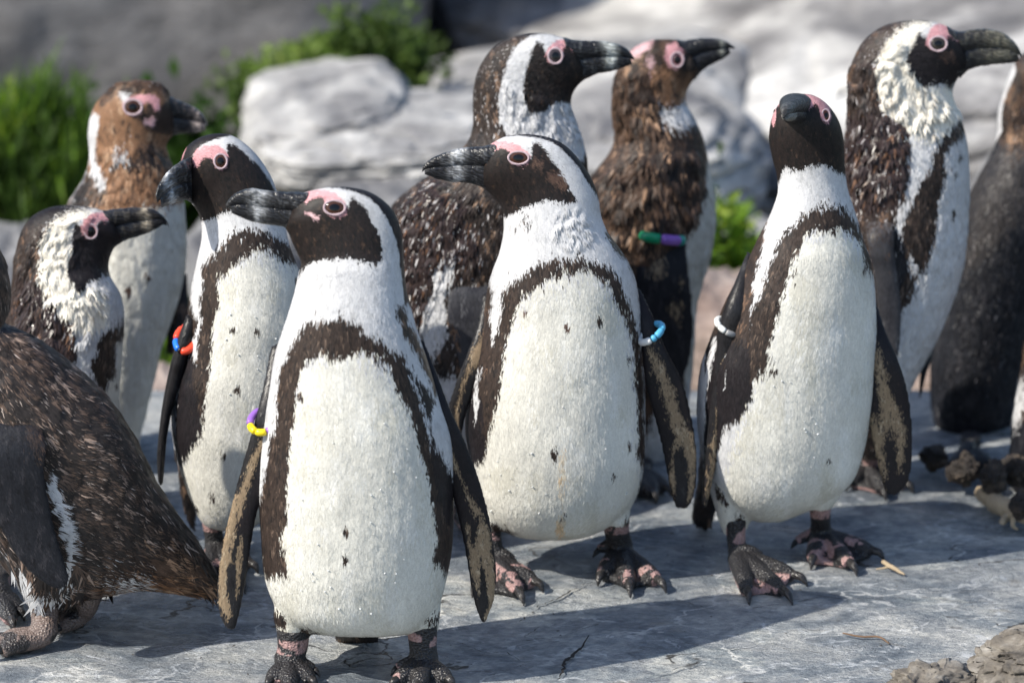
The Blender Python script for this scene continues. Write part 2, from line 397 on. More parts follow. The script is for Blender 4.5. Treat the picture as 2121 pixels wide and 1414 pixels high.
def make_penguin(s):
    y0 = s['y']; base = np.array([P(s['x'], 700, y0)[0], y0, 0.0])
    root = empty('penguin', base, s['label'], 'penguin', 'african penguins gathered on the rock slab')
    isl = []                                            # islands: verts, faces, colour, material slot
    fx = []                                             # feather batches
    ang = s.get('ang', 0.0)
    # torso, neck, head and thighs: one remeshed skin
    V, F, info = loft(s['body'], y0, 6, 44, s.get('e', 0.94))
    parts = [(V, F)]; seeds = [(info['C'][:, None, :] + info['A'][:, None, :]*np.cos(np.linspace(0, 6.28, 16))[None, :, None] + info['B'][:, None, :]*np.sin(np.linspace(0, 6.28, 16))[None, :, None]).reshape(-1, 3)]
    fl = [np.repeat(-info['T'], 16, 0)]; tt = [np.repeat(info['ts'], 16)]
    for th in s.get('thighs', []) + s.get('tails', []):
        v, f, i2 = loft(th, y0, 5, 24); parts.append((v, f))
        n = len(i2['C']); seeds.append((i2['C'][:, None, :]+i2['A'][:, None, :]*np.cos(np.linspace(0, 6.28, 16))[None, :, None]+i2['B'][:, None, :]*np.sin(np.linspace(0, 6.28, 16))[None, :, None]).reshape(-1, 3))
        fl.append(np.repeat(i2['T'], 16, 0)); tt.append(np.full(n*16, 2.0 if any(th is q for q in s.get('tails', [])) else 0.0))
    V, Q, N = remesh(parts, s.get('voxel', 0.0031), 6, 0.5)
    S = np.vstack(seeds); FL = np.vstack(fl); TT = np.concatenate(tt)
    kd = kdtree.KDTree(len(S))
    for i, c in enumerate(S): kd.insert(c, i)
    kd.balance(); idx = np.array([kd.find(v)[1] for v in V])
    flow = FL[idx]; tv = TT[idx]
    # ruffled relief
    px, py = proj(V); amp = s.get('rough', 0.0004)
    nzv = fbm(np.stack([V[:, 0]*95, V[:, 1]*95, V[:, 2]*45], 1), 3, 2)
    slow = fbm(V*14, 2, 11)
    hh = np.clip((s.get('neck', .62)-tv)*12, 0, 1)*0.7+0.3
    V = V + N*((nzv*amp+slow*0.0016)*hh)[:, None]
    rough_extra = np.ones(len(V)); lift = np.where(tv > 1.5, 1.5, .30)*s.get('lift', 1.0); istail = tv > 1.5; lift[istail] = 1.5
    for poly, a, sc in s.get('ruffle', []):
        m = np.clip(sdpoly(px, py, poly)/12, 0, 1)
        wv = fbm(V*40, 2, 33)[:, None]*.012; W = V+wv
        r = vnoise(np.stack([W[:, 0]*sc, W[:, 1]*sc, W[:, 2]*sc*.5], 1), 31)
        V = V + N*((1-np.clip(np.abs(r)*2.6, 0, 1))**1.3*a*m)[:, None]; rough_extra += m*s.get('rufsize', .35); lift += m*1.2
    N = vnormals(V, Q)
    vd = CAM-V; vd /= np.linalg.norm(vd, axis=1, keepdims=True); fc = (N*vd).sum(1)
    def cf(x, y, f, jit=True, tl=None):
        cat = classify(x, y, f, s['base'], s['back'], s['layers'], jit, ang=ang)
        if tl is not None: cat[tl] = KEYS.index('Q')
        o_ = paint(cat, x, y, 1.0 if jit else 0.3, ang, el=s.get('elong', 2.2))
        if jit and 'speck' in s: m_ = rng.random(len(x)) < s['speck'][0]; m_ &= np.isin(cat, [KEYS.index(q) for q in 'BSQRTV']); o_[m_, :3] = s['speck'][1]
        return o_
    isl.append((V, Q.tolist(), cf(px, py, fc, False, istail), 0))
    # feather length along the body
    L = s.get('flen', .0078)
    tvc = np.where(istail, 0, tv); size = np.interp(tvc, s.get('tl', [0, .55, .68, .82, 1]), s.get('sizes', [L, L*.95, L*.75, L*.40, L*.32]))*rough_extra*np.where(istail, 1.6, 1)
    fx.append(flakes(V, N, Q, flow, size, cf, s.get('nf', 68000), 1.0, njit=s.get('njit', .055), ext=istail, lift=lift, wide=s.get('wide', .15)))
    bvh = BVHTree.FromPolygons(V.tolist(), Q.tolist())
    # flippers
    for fp in s.get('flippers', []):
        v, f, i2 = loft([(q+((.35 if k == 0 else .8 if k == 1 else 1)*fp.get('th', 7.0)*(1-0.45*k/len(fp['secs'])), fp.get('dy', 0.0)+fp.get('sl', 0.0)*k/len(fp['secs'])+(fp.get('tuck', .045) if k == 0 else fp.get('tuck', .045)*.42 if k == 1 else fp.get('tuck', .045)*.1 if k == 2 else 0))) for k, q in enumerate(fp['secs'])], y0, 8, 40, 0.9)
        V3, Q3, N3 = remesh([(v, f)], 0.0028, 3, 0.5)
        x, y = proj(V3); vd = CAM-V3; vd /= np.linalg.norm(vd, axis=1, keepdims=True)
        def cf2(x, y, f, jit=True, fp=fp):
            cat = classify(x, y, f, fp.get('base', 'J'), 'J', fp.get('layers', []), jit, 2.2, 7)
            return paint(cat, x, y, 0.7 if jit else 0.2)
        isl.append((V3, Q3.tolist(), cf2(x, y, (N3*vd).sum(1), False), 0))
        dirv = i2['C'][-1]-i2['C'][len(i2['C'])//3]; dirv /= np.linalg.norm(dirv)
        fx.append(flakes(V3, N3, Q3, np.tile(dirv, (len(V3), 1)), np.full(len(V3), fp.get('fl', .0038)), cf2, fp.get('n', 9000), .5, njit=.06))
    # feet
    for ft in s.get('feet', []): isl += foot(ft, y0)
    # bill: two mandibles
    for bl in [s['bill']] if 'bill' in s else []:
        g = bl.get('g', .45); up = []; lo = []; n = len(bl['secs'])
        for k, q in enumerate(bl['secs']):
            x1, y1, x2, y2, th = q[:5]; dy = q[5] if len(q) > 5 else 0.0
            gx, gy = x1+(x2-x1)*g, y1+(y2-y1)*g; hx, hy = x1+(x2-x1)*(g+.16), y1+(y2-y1)*(g+.16)
            up.append((gx, gy, x2, y2, th, dy)); lo.append((x1, y1, hx, hy, th*.84, dy))
        for nm, se in (('u', up), ('l', lo[:-1] if len(lo) > 3 else lo)):
            v, f, i2 = loft(se, y0, 8, 26, 0.85)
            t = np.repeat(i2['ts'], 26); t = np.concatenate([t, [0, 1]])
            nz = fbm(v*160, 3, 3); nn = fbm(v*np.array([260, 260, 120]), 2, 6)
            ctr = np.vstack([np.repeat(i2['C'], 26, 0), v[-2:]]); out = v-ctr
            v = ctr+out*(1+0.07*nn+0.05*nz)[:, None]
            kb, wb = bl.get('band', (.62, .16))
            band = np.exp(-((t-kb-(0.06 if nm == 'l' else 0))/wb*1.5)**2)*np.clip(.75+1.6*nz, .1, 1)
            tipc = np.clip((t-.86)*8, 0, 1)*(.9 if bl.get('paletip') else .06)
            dark = np.array((.016, .016, .018)); lt = np.array(bl.get('lt', (.36, .37, .38)))*1.15
            k = np.clip(band*bl.get('bs', 1.0)+tipc+.10*(nn > .25)*(t < .6), 0, 1)[:, None]
            c = dark*(1-k)+lt*k
            isl.append((v, f, np.hstack([c, np.full((len(v), 1), .3)]), 2))
    if 'bill3' in s:                                    # bill pointing at the viewer: rings lie across its own axis
        for nm in 'ul':
            C = []; A = []; B = []
            for (cx, cy, rx, ry, dy) in s['bill3']:
                c = P(cx, cy, y0+dy); C.append(c+UP*(ry/1650*(.30 if nm == 'u' else -.38))); A.append(RIGHT*rx/1650*(1 if nm == 'u' else .86)); B.append(UP*ry/1650*(.72 if nm == 'u' else .60))
            if nm == 'l': C, A, B = C[:-1], A[:-1], B[:-1]
            R3, ts = catmull(np.hstack([C, A, B]), 8); v, f = rings_mesh(R3[:, :3], R3[:, 3:6], R3[:, 6:9], 26, True, .9)
            t = np.concatenate([np.repeat(ts, 26), [0, 1]]); nz = fbm(v*160, 3, 3)
            k = np.clip(np.exp(-((t-.72)/.16)**2)*(.9+2*nz) + (.5 if nm == 'l' else .12)*(t > .5), 0, 1)[:, None]*(.8 if nm == 'l' else .25)
            isl.append((v, f, np.hstack([np.array((.016, .016, .018))*(1-k)+np.array((.26, .26, .24))*k, np.full((len(v), 1), .5)]), 2))
    # join islands into the single body mesh
    VV = []; FF = []; CC = []; MI = []; o = 0
    for v, f, c, mi in isl:
        VV.append(v); FF += [tuple(k+o for k in q) for q in f]; CC.append(c); MI += [mi]*len(f); o += len(v)
    b = mk('body', np.vstack(VV), FF, [M_PLUME, M_SKIN, M_BILL], root, np.vstack(CC), MI)
    TV = np.vstack([a[0] for a in fx]); TC = np.vstack([a[2] for a in fx]); TN = np.vstack([a[3] for a in fx])
    fo = mk('feathers', TV, np.arange(len(TV)).reshape(-1, 3), M_FLAKE, root, TC)
    fo['kind'] = 'stuff'
    fo.data.normals_split_custom_set_from_vertices(TN.tolist())
    # eyes
    for e in s.get('eyes', []):
        ex, ey, rx, ry = e[:4]; d = rays([ex], [ey])[0]
        hit, nrm, fi, ds = bvh.ray_cast(Vector(CAM), Vector(d))
        if hit is None: print('no eye hit', s['label']); continue
        p = np.array(hit); n = np.array(nrm); n = n*0.6 - d*0.6; n /= np.linalg.norm(n)
        sc = np.linalg.norm(p-CAM)/FPX; rx *= sc; ry *= sc
        a = RIGHT-n*(RIGHT@n); a /= np.linalg.norm(a); u = np.cross(n, a); u = u if u[2] > 0 else -u
        rot = e[5] if len(e) > 5 else 0.0
        a, u = a*math.cos(rot)+u*math.sin(rot), u*math.cos(rot)-a*math.sin(rot)
        th = np.linspace(0, 2*np.pi, 40, endpoint=False); ph = np.linspace(0, 2*np.pi, 10, endpoint=False); tr = min(rx, ry)*.125
        RV = []
        for t in th:
            ct, st = math.cos(t), math.sin(t); c0 = p+a*ct*(rx-tr)+u*st*(ry-tr)+n*.0012
            od = a*ct+u*st; od /= np.linalg.norm(od)
            wob = 1+.16*math.sin(5*t+ex)
            for q in ph: RV.append(c0+od*math.cos(q)*tr*1.1*wob+n*math.sin(q)*tr*.55)
        RF = [(i*10+j, ((i+1) % 40)*10+j, ((i+1) % 40)*10+(j+1) % 10, i*10+(j+1) % 10) for i in range(40) for j in range(10)]
        mk('eye_ring', RV, RF, M_RING, root)
        EV = []; EC = []; k = e[4] if len(e) > 4 else .74
        iris = np.array(e[6] if len(e) > 6 else (.060, .026, .017))
        for i in range(13):
            fr = i/12*math.pi*.5
            for j in range(28):
                t = j/28*2*math.pi; rr = math.sin(fr)
                EV.append(p+(a*math.cos(t)*rx*k+u*math.sin(t)*ry*k)*rr*1.12+n*(math.cos(fr)*min(rx, ry)*.30-.0003))
                EC.append((*(np.array((.004, .004, .005)) if rr < .55 else iris*(1.0 if rr < .88 else .3)), .12))
        EF = [(i*28+j, i*28+(j+1) % 28, (i+1)*28+(j+1) % 28, (i+1)*28+j) for i in range(12) for j in range(28)]
        mk('eye', EV, EF, M_EYE, root, EC)
    # water beads lying on the plumage
    if 'drops' in s:
        DV = []; DF = []
        t = (1+5**.5)/2
        ico = np.array([(-1, t, 0), (1, t, 0), (-1, -t, 0), (1, -t, 0), (0, -1, t), (0, 1, t), (0, -1, -t), (0, 1, -t), (t, 0, -1), (t, 0, 1), (-t, 0, -1), (-t, 0, 1)])/1.9
        icf = [(0, 11, 5), (0, 5, 1), (0, 1, 7), (0, 7, 10), (0, 10, 11), (1, 5, 9), (5, 11, 4), (11, 10, 2), (10, 7, 6), (7, 1, 8), (3, 9, 4), (3, 4, 2), (3, 2, 6), (3, 6, 8), (3, 8, 9), (4, 9, 5), (2, 4, 11), (6, 2, 10), (8, 6, 7), (9, 8, 1)]
        for (x0, y0_, x1, y1, cnt, r) in s['drops']:
            for _ in range(int(cnt*.4)):
                x = random.uniform(x0, x1); y = random.uniform(y0_, y1); d = rays([x], [y])[0]
                hit, nrm, fi, ds = bvh.ray_cast(Vector(CAM), Vector(d))
                if hit is None: continue
                q = r*random.uniform(.5, 1.15); o2 = len(DV)
                for c in ico: DV.append(np.array(hit)+np.array(nrm)*(q*.35+.0007)+c*q*np.array([1, 1, .9]))
                DF += [(a+o2, b+o2, c+o2) for a, b, c in icf]
        if DV: mk('water_droplets', DV, DF, M_DROP, root)['kind'] = 'stuff'
    # beaded flipper band
    for bd in s.get('bands', []):
        c = P(bd['c'][0], bd['c'][1], y0+bd.get('dy', 0)); rx = bd['r'][0]/1650; ry = bd['r'][1]/1650; tl = bd.get('tilt', 0.0); tt2 = bd.get('tilt2', 0.0); rt = bd.get('tube', 5)/1000
        bandroot = None
        for k, (a0, a1, colr) in enumerate(bd['beads']):
            m = BEAD[colr]; t = np.radians(np.linspace(a0+1, a1-1, max(4, int((a1-a0)/6))))
            pts = np.stack([c[0]+rx*np.cos(t), c[1]+ry*np.sin(t), c[2]+tl*rx*np.cos(t)+tt2*ry*np.sin(t)], 1)
            rad = np.full(len(t), rt); rad[0] = rad[-1] = rt*.8
            v, f = tube(pts, rad, 12)
            if bandroot is None: bandroot = mk('flipper_band', v, f, m, root)
            else:
                o = mk('bead', v, f, m, bandroot, origin=np.array(root['_w']))
    return root, bvh
BEAD = {k: plain('bead_'+k, c, .32, .5) for k, c in dict(yellow=(.80, .62, .01), purple=(.27, .12, .48), red=(.80, .07, .03), blue=(.01, .16, .72), black=(.01, .01, .01), white=(.75, .75, .72), sky=(.10, .42, .66), green=(.0, .30, .13), teal=(.02, .30, .24), metal=(.3, .3, .3)).items()}
def zc(ox, oy, sc):
    return lambda *pts: [(ox+x/sc, oy+y/sc) for x, y in pts]
def row(y, a, b, th, dy=0.0): return (a, y, b, y, th, dy)
FAR = [(-3000, -3000), (-3000, 5000), (5000, 5000), (5000, -3000)]

# ================================================================== setting
def grid_mesh(name, X, Y, Z, m, **k):
    ny, nx = X.shape; V = np.stack([X.ravel(), Y.ravel(), Z.ravel()], 1)
    i = np.arange(ny-1)[:, None]*nx+np.arange(nx-1)[None, :]; i = i.ravel()
    return mk(name, V, np.stack([i, i+1, i+nx+1, i+nx], 1), m, **k)
def slate():
    m, n, l, b = mat('wet_slate')
    tc = n.new('ShaderNodeTexCoord'); mp = n.new('ShaderNodeMapping'); mp.inputs['Scale'].default_value = (1.0, 1.5, 1.2); mp.inputs['Rotation'].default_value = (0, 0, .22)
    l.new(tc.outputs['Object'], mp.inputs[0]); v = mp.outputs[0]
    def N(s, d=6.0, r=.6, di=0.0): 
        t = tex(n, 'ShaderNodeTexNoise', Scale=s, Detail=d, Roughness=r, Distortion=di); l.new(v, t.inputs[0]); return t.outputs[0]
    def mixc(f, a, c, bt='MIX'):
        x = n.new('ShaderNodeMix'); x.data_type = 'RGBA'; x.blend_type = bt
        for src, k in ((f, 0), (a, 6), (c, 7)):
            if isinstance(src, (int, float)): x.inputs[k].default_value = src
            elif isinstance(src, tuple): x.inputs[k].default_value = (*src, 1)
            else: l.new(src, x.inputs[k])
        return x.outputs[2]
    base = ramp(n, l, N(7, 8, .65, .6), [(.34, (.12, .145, .175)), (.44, (.22, .245, .27)), (.53, (.34, .352, .36)), (.66, (.47, .47, .455))]).outputs[0]
    fine = ramp(n, l, N(60, 6, .75), [(.36, (.6, .62, .65)), (.64, (1.32, 1.3, 1.26))]).outputs[0]
    c = mixc(1.0, base, fine, 'MULTIPLY')
    patch = ramp(n, l, N(22, 7, .7, 1.2), [(.585, (0, 0, 0)), (.63, (.75, .75, .75))]).outputs[0]          # pale lime crust
    c = mixc(patch, c, (.58, .60, .62))
    tan = ramp(n, l, N(11, 5, .6, .4), [(.60, (0, 0, 0)), (.75, (.6, .6, .6))]).outputs[0]
    c = mixc(tan, c, (.26, .22, .165))
    wv = tex(n, 'ShaderNodeTexVoronoi', Scale=5.5); wv.feature = 'DISTANCE_TO_EDGE'
    ds = tex(n, 'ShaderNodeTexNoise', Scale=6.0, Detail=6.0); l.new(v, ds.inputs[0])
    vm = n.new('ShaderNodeVectorMath'); vm.operation = 'MULTIPLY_ADD'; l.new(ds.outputs[1], vm.inputs[0]); vm.inputs[1].default_value = (.35, .35, .35); l.new(v, vm.inputs[2]); l.new(vm.outputs[0], wv.inputs[0])
    vein = ramp(n, l, wv.outputs[0], [(0, (1, 1, 1)), (.012, (.7, .7, .7)), (.024, (0, 0, 0))]).outputs[0]
    vmk = ramp(n, l, N(9, 3), [(.46, (0, 0, 0)), (.54, (.75, .75, .75))]).outputs[0]
    c = mixc(mixc(1.0, vein, vmk, 'MULTIPLY'), c, (.66, .66, .65))
    pl = tex(n, 'ShaderNodeTexVoronoi', Scale=7.0, Randomness=1.0); pl.feature = 'F1'; l.new(vm.outputs[0], pl.inputs[0])
    sp = n.new('ShaderNodeSeparateColor'); l.new(pl.outputs['Color'], sp.inputs[0])
    plc = ramp(n, l, sp.outputs[0], [(0.0, (.70, .72, .75)), (.5, (.95, .95, .95)), (1.0, (1.18, 1.16, 1.10))]).outputs[0]
    c = mixc(1.0, c, plc, 'MULTIPLY')
    pl2 = tex(n, 'ShaderNodeTexVoronoi', Scale=3.1); pl2.feature = 'DISTANCE_TO_EDGE'; l.new(vm.outputs[0], pl2.inputs[0])
    ck = ramp(n, l, pl2.outputs[0], [(0, (1, 1, 1)), (.006, (.9, .9, .9)), (.012, (0, 0, 0))]).outputs[0]
    ckm = ramp(n, l, N(6, 3), [(.50, (0, 0, 0)), (.56, (1, 1, 1))]).outputs[0]
    c = mixc(mixc(1.0, ck, ckm, 'MULTIPLY'), c, (.03, .028, .027))
    wet = N(3.2, 5, .6, .8)
    wetr = ramp(n, l, wet, [(.42, (0, 0, 0)), (.58, (1, 1, 1))]).outputs[0]
    c = mixc(mixc(1.0, wetr, (.5, .5, .5), 'MULTIPLY'), c, mixc(1.0, c, (.66, .72, .80), 'MULTIPLY'))
    l.new(c, b.inputs['Base Color'])
    rr = ramp(n, l, wet, [(.40, (.62, .62, .62)), (.60, (.22, .22, .22))]).outputs[0]; l.new(rr, b.inputs['Roughness'])
    b.inputs['Specular IOR Level'].default_value = .5
    h = n.new('ShaderNodeMath'); h.operation = 'MULTIPLY_ADD'; l.new(N(34, 8, .7, .5), h.inputs[0]); h.inputs[1].default_value = .8; l.new(N(160, 4, .7), h.inputs[2])
    h2 = n.new('ShaderNodeMath'); h2.operation = 'MULTIPLY_ADD'; l.new(sp.outputs[0], h2.inputs[0]); h2.inputs[1].default_value = .5; l.new(h.outputs[0], h2.inputs[2]); h = h2
    bump(n, l, h.outputs[0], b, .9, .006)
    return m
M_SLATE = slate()
def rockmat(name, c0, c1, c2, sc=5.0, streak=(1, 1, 3), bd=.01, rot=(0, .2, 0)):
    m, n, l, b = mat(name); tc = n.new('ShaderNodeTexCoord'); mp = n.new('ShaderNodeMapping'); mp.inputs['Scale'].default_value = streak; mp.inputs['Rotation'].default_value = rot
    l.new(tc.outputs['Object'], mp.inputs[0])
    t = tex(n, 'ShaderNodeTexNoise', Scale=sc, Detail=8.0, Roughness=.62, Distortion=.5); l.new(mp.outputs[0], t.inputs[0])
    t2 = tex(n, 'ShaderNodeTexNoise', Scale=sc*8, Detail=6.0, Roughness=.7); l.new(mp.outputs[0], t2.inputs[0])
    r = ramp(n, l, t.outputs[0], [(.34, c0), (.5, c1), (.64, c2)]); r2 = ramp(n, l, t2.outputs[0], [(.3, (.7, .7, .7)), (.7, (1.2, 1.2, 1.2))])
    x = n.new('ShaderNodeMix'); x.data_type = 'RGBA'; x.blend_type = 'MULTIPLY'; x.inputs[0].default_value = 1; l.new(r.outputs[0], x.inputs[6]); l.new(r2.outputs[0], x.inputs[7]); l.new(x.outputs[2], b.inputs['Base Color'])
    b.inputs['Roughness'].default_value = .8; bump(n, l, t2.outputs[0], b, .7, bd); return m
M_LIME = rockmat('pale_limestone', (.10, .10, .11), (.34, .335, .33), (.62, .61, .59), sc=3.5, streak=(1, 1, 2.4), rot=(0, -.45, 0))
M_LIME2 = rockmat('weathered_limestone', (.07, .07, .08), (.17, .17, .175), (.34, .335, .33), sc=3.0, streak=(1, 1, 1.6))
M_SLOPE = rockmat('streaked_grey_rock', (.05, .05, .057), (.22, .215, .215), (.58, .57, .55), sc=3.2, streak=(1, 1, 2.2), rot=(0, -.6, 0))
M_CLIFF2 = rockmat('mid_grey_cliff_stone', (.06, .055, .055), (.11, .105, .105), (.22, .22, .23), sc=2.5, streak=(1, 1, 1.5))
M_CLIFF = rockmat('dark_cliff_stone', (.07, .067, .065), (.14, .136, .138), (.25, .245, .245), sc=2.6, streak=(1, 1, 2))  # darker overall than the pale limestone
M_TAN = rockmat('tan_stone', (.18, .13, .11), (.30, .235, .205), (.42, .35, .31), sc=5.0)
M_EDGE = rockmat('broken_rock_edge', (.05, .042, .034), (.17, .15, .125), (.30, .28, .25), sc=9.0, streak=(1, 1.6, 3), bd=.004)
M_DARKSTONE = rockmat('dark_cobble', (.018, .016, .016), (.04, .032, .028), (.12, .09, .065), sc=14.0)
M_SOIL = rockmat('dark_soil', (.02, .019, .014), (.045, .04, .028), (.08, .07, .05), sc=12.0)

# the slab the penguins stand on
nx, ny = 560, 480
xs = np.linspace(-.95, 1.05, nx); ys = np.linspace(-.50, 1.10, ny); X, Y = np.meshgrid(xs, ys)
p = np.stack([X.ravel(), Y.ravel(), np.zeros(X.size)], 1)
Z = (fbm(p*[3, 6, 1], 4, 41)*.0025 + fbm(p*[18, 40, 1], 4, 42)*.0013 + np.abs(fbm(p*[9, 14, 1], 3, 43))*-.0015).reshape(X.shape)
# broken lower right corner: the slab drops away behind an irregular line
ex = .50+.045*fbm(np.stack([Y.ravel()*9, Y.ravel()*0, Y.ravel()*0], 1), 3, 44).reshape(X.shape)
ln = (X-.50)*.34 - (Y+.10) + .03*fbm(p*[14, 14, 1], 4, 45).reshape(X.shape)
drop = np.clip(ln/.02, 0, 1); Z = Z-drop*(.05+.035*np.abs(fbm(p*[12, 25, 1], 4, 46)).reshape(X.shape)*2)
# grooved cracks
def groove(pts, wd, dp):
    global Z
    g = [G(*q)[:2] for q in pts]; A = []
    for a, b in zip(g[:-1], g[1:]):
        for t in np.linspace(0, 1, 8)[:-1]: A.append(a+(b-a)*t+rng.normal(size=2)*.0012)
    A = np.array(A)
    for a, b in zip(A[:-1], A[1:]):
        e = b-a; t = np.clip(((X-a[0])*e[0]+(Y-a[1])*e[1])/(e@e+1e-9), 0, 1); d = np.hypot(X-a[0]-t*e[0], Y-a[1]-t*e[1])
        Z = np.where(d < wd*2, np.minimum(Z, Z-0+(-dp*np.clip(1-d/wd, 0, 1))), Z)
slab = grid_mesh('rock_slab', X, Y, Z, M_SLATE); slab['kind'] = 'structure'
# skirt/base ground far around
gx = np.linspace(-9, 9, 120); gy = np.linspace(-3, 14, 120); X2, Y2 = np.meshgrid(gx, gy); pp = np.stack([X2.ravel(), Y2.ravel(), X2.ravel()*0], 1)
Z2 = (-.16+.05*fbm(pp*1.5, 4, 50).reshape(X2.shape)) + np.clip(Y2-2.0, 0, 5)*.05
g0 = grid_mesh('ground', X2, Y2, Z2, M_SOIL); g0['kind'] = 'structure'

def crack(pts, w):
    V = []; g = [G(*q, .0022) for q in pts]; F = []
    P2_ = []
    for a, b in zip(g[:-1], g[1:]):
        for t in np.linspace(0, 1, 7)[:-1]: P2_.append(a+(b-a)*t+np.array([*rng.normal(size=2)*.0011, 0]))
    P2_.append(g[-1]); P2_ = np.array(P2_); T = np.gradient(P2_, axis=0); T /= np.linalg.norm(T, axis=1, keepdims=True)
    nrm = np.stack([-T[:, 1], T[:, 0], T[:, 2]*0], 1); k = len(P2_)
    ww = w*np.sin(np.linspace(.15, 3.0, k))*(0.6+.8*rng.random(k))
    for i in range(k):
        V += [P2_[i]+nrm[i]*ww[i], P2_[i]-nrm[i]*ww[i]+[0, 0, .0006]]
        if i: F.append((2*i-2, 2*i-1, 2*i+1, 2*i))
    return V, F
cr = []
for pts, w_ in (([(1220, 1315), (1205, 1340), (1185, 1360), (1170, 1368), (1166, 1388), (1156, 1406)], .0022), ([(1100, 1262), (1125, 1250), (1165, 1235), (1195, 1215), (1228, 1205)], .0013), ([(1085, 1320), (1102, 1308), (1118, 1296)], .001), ([(1070, 1290), (1098, 1272)], .001), ([(1560, 1258), (1640, 1247), (1700, 1234), (1780, 1238), (1830, 1240)], .0008), ([(1395, 1240), (1440, 1252), (1480, 1262)], .0009), ([(1340, 1404), (1400, 1384), (1460, 1370)], .0011), ([(1090, 1325), (1160, 1318), (1240, 1292)], .0006), ([(1780, 1300), (1830, 1322), (1845, 1335)], .0007), ([(60, 1372), (160, 1366), (220, 1378)], .0008), ([(1420, 1330), (1500, 1345), (1600, 1330), (1700, 1352)], .0009), ([(1130, 1180), (1180, 1192), (1230, 1186)], .0008), ([(950, 1330), (1010, 1352), (1050, 1350), (1090, 1378)], .0011), ([(1850, 1200), (1930, 1222), (2040, 1216), (2121, 1236)], .0009), ([(1880, 1130), (1960, 1120), (2080, 1140)], .0008)):
    cr.append(crack(pts, w_))
V_, F_ = merge(cr); o = mk('crack', V_, F_, plain('crack_dark_strip', (.012, .009, .008), .9), slab, origin=np.zeros(3)); o['kind'] = 'stuff'  # thin near-black strips laid over the slab stand in for open cracks

def rock(name, box, y, depth, m, label, seed, amp=.12, res=56, tilt=0.0, strata=.0, flat=2.6, group='pale limestone boulders behind the penguins', cat='rock', bottom=None):
    """box = photo pixel extents x0,y0,x1,y1 of the rock standing at depth y"""
    x0, y0, x1, y1 = box; a = P(x0, y1, y); b = P(x1, y0, y); c = (a+b)/2; hx = (b[0]-a[0])/2; hz = (b[2]-a[2])/2
    u = np.linspace(0, 2*np.pi, res*2, endpoint=False); v = np.linspace(0, np.pi, res)
    U, Vv = np.meshgrid(u, v); D = np.stack([(np.sin(Vv)*np.cos(U)).ravel(), (np.sin(Vv)*np.sin(U)).ravel(), np.cos(Vv).ravel()], 1)
    r = 1/(np.abs(D)**flat).sum(1)**(1/flat); S = D*r[:, None]
    q = S*1.3+seed*7.7; wr = np.stack([fbm(q, 3, seed), fbm(q+9, 3, seed+1), fbm(q+19, 3, seed+2)], 1)
    S = S + wr*amp*2.2 + (D*(fbm(S*4+seed, 4, seed+5)*amp)[:, None]) - D*(np.abs(fbm(S*2.2+seed*3, 3, seed+9))*amp*1.2)[:, None]
    if strata:
        h = S[:, 2]*5+S[:, 0]*1.2+fbm(S*2, 2, seed+4)*1.2; st = (h-np.floor(h)); st = np.where(st < .18, -1, st*.5)*strata
        S = S+D*[1, 1, .25]*st[:, None]
    S = S/np.abs(S).max(0); W = S*np.array([hx, depth, hz]); ct, sn = math.cos(tilt), math.sin(tilt)
    W = np.stack([W[:, 0]*ct-W[:, 2]*sn, W[:, 1], W[:, 0]*sn+W[:, 2]*ct], 1)
    n = res*2; i = np.arange(res-1)[:, None]*n; j = np.arange(n)[None, :]
    F = np.stack([(i+j).ravel(), (i+n+j).ravel(), (i+n+(j+1) % n).ravel(), (i+(j+1) % n).ravel()], 1)
    base = np.array([c[0], y, c[2]]); o = mk(name, W+base, F, m, origin=base)
    tag(o, label, cat, group); return o
rock('cliff', (-700, -1100, 905, 345), 3.25, .5, M_CLIFF, 'dark grey cliff face behind the plants at the upper left', 3, .08, 90, group=None, flat=6)
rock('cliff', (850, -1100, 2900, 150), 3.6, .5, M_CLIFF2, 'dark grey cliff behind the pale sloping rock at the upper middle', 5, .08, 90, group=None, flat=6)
rock('boulder', (930, -75, 2900, 720), 2.75, .8, M_SLOPE, 'large pale layered boulder filling the upper right behind the penguins', 8, .05, 150, .21, .04, flat=5)
rock('boulder', (890, -90, 1190, 95), 3.2, .25, M_CLIFF2, 'mid grey stone against the dark cliff at the top middle', 6, .09)
rock('boulder', (800, 170, 1600, 520), 2.25, .4, M_LIME, 'pale bedded rock between the two middle heads and the cliff', 11, .07, 110, .12, .06, flat=5)
rock('boulder', (490, 180, 850, 300), 2.05, .22, M_LIME, 'pale block just below the bush at the upper middle', 13, .07, 70, .14, .05, flat=4)
rock('boulder', (500, 240, 1080, 345), 1.93, .2, M_LIME, 'bright flat ledge with a tan streak across the middle', 17, .08, 80, .09, .09, flat=3.2)
rock('boulder', (600, 315, 960, 520), 1.85, .26, M_LIME2, 'greyish boulder under the bright ledge in the middle', 21, .11, 60)
rock('boulder', (370, 430, 660, 700), 1.75, .24, M_LIME2, 'pale stone seen between the left penguins', 23, .10, 50)
rock('boulder', (-80, 492, 120, 760), 1.7, .25, M_LIME2, 'pale stone at the left edge behind the ruffled penguin', 27, .08, 50)
rock('boulder', (1478, 466, 1640, 600), 1.85, .12, M_LIME, 'small pale stone low between the brown moulting penguin and the one facing the camera', 29, .09, 44)
rock('boulder', (1380, 565, 1640, 860), 1.5, .18, M_TAN, 'tan stone between the blue banded and white banded penguins', 31, .08, 50)
rock('boulder', (262, 775, 420, 905), 1.30, .12, M_TAN, 'small tan stone low on the left behind the long flipper', 35, .09, 44)
rock('boulder', (1880, 720, 1990, 850), 1.36, .1, M_TAN, 'small tan stone between the two right hand penguins', 37, .09, 40)
rock('boulder', (1950, 300, 2400, 800), 1.75, .25, M_LIME2, 'grey rock behind the penguin at the right edge', 39, .10, 50)
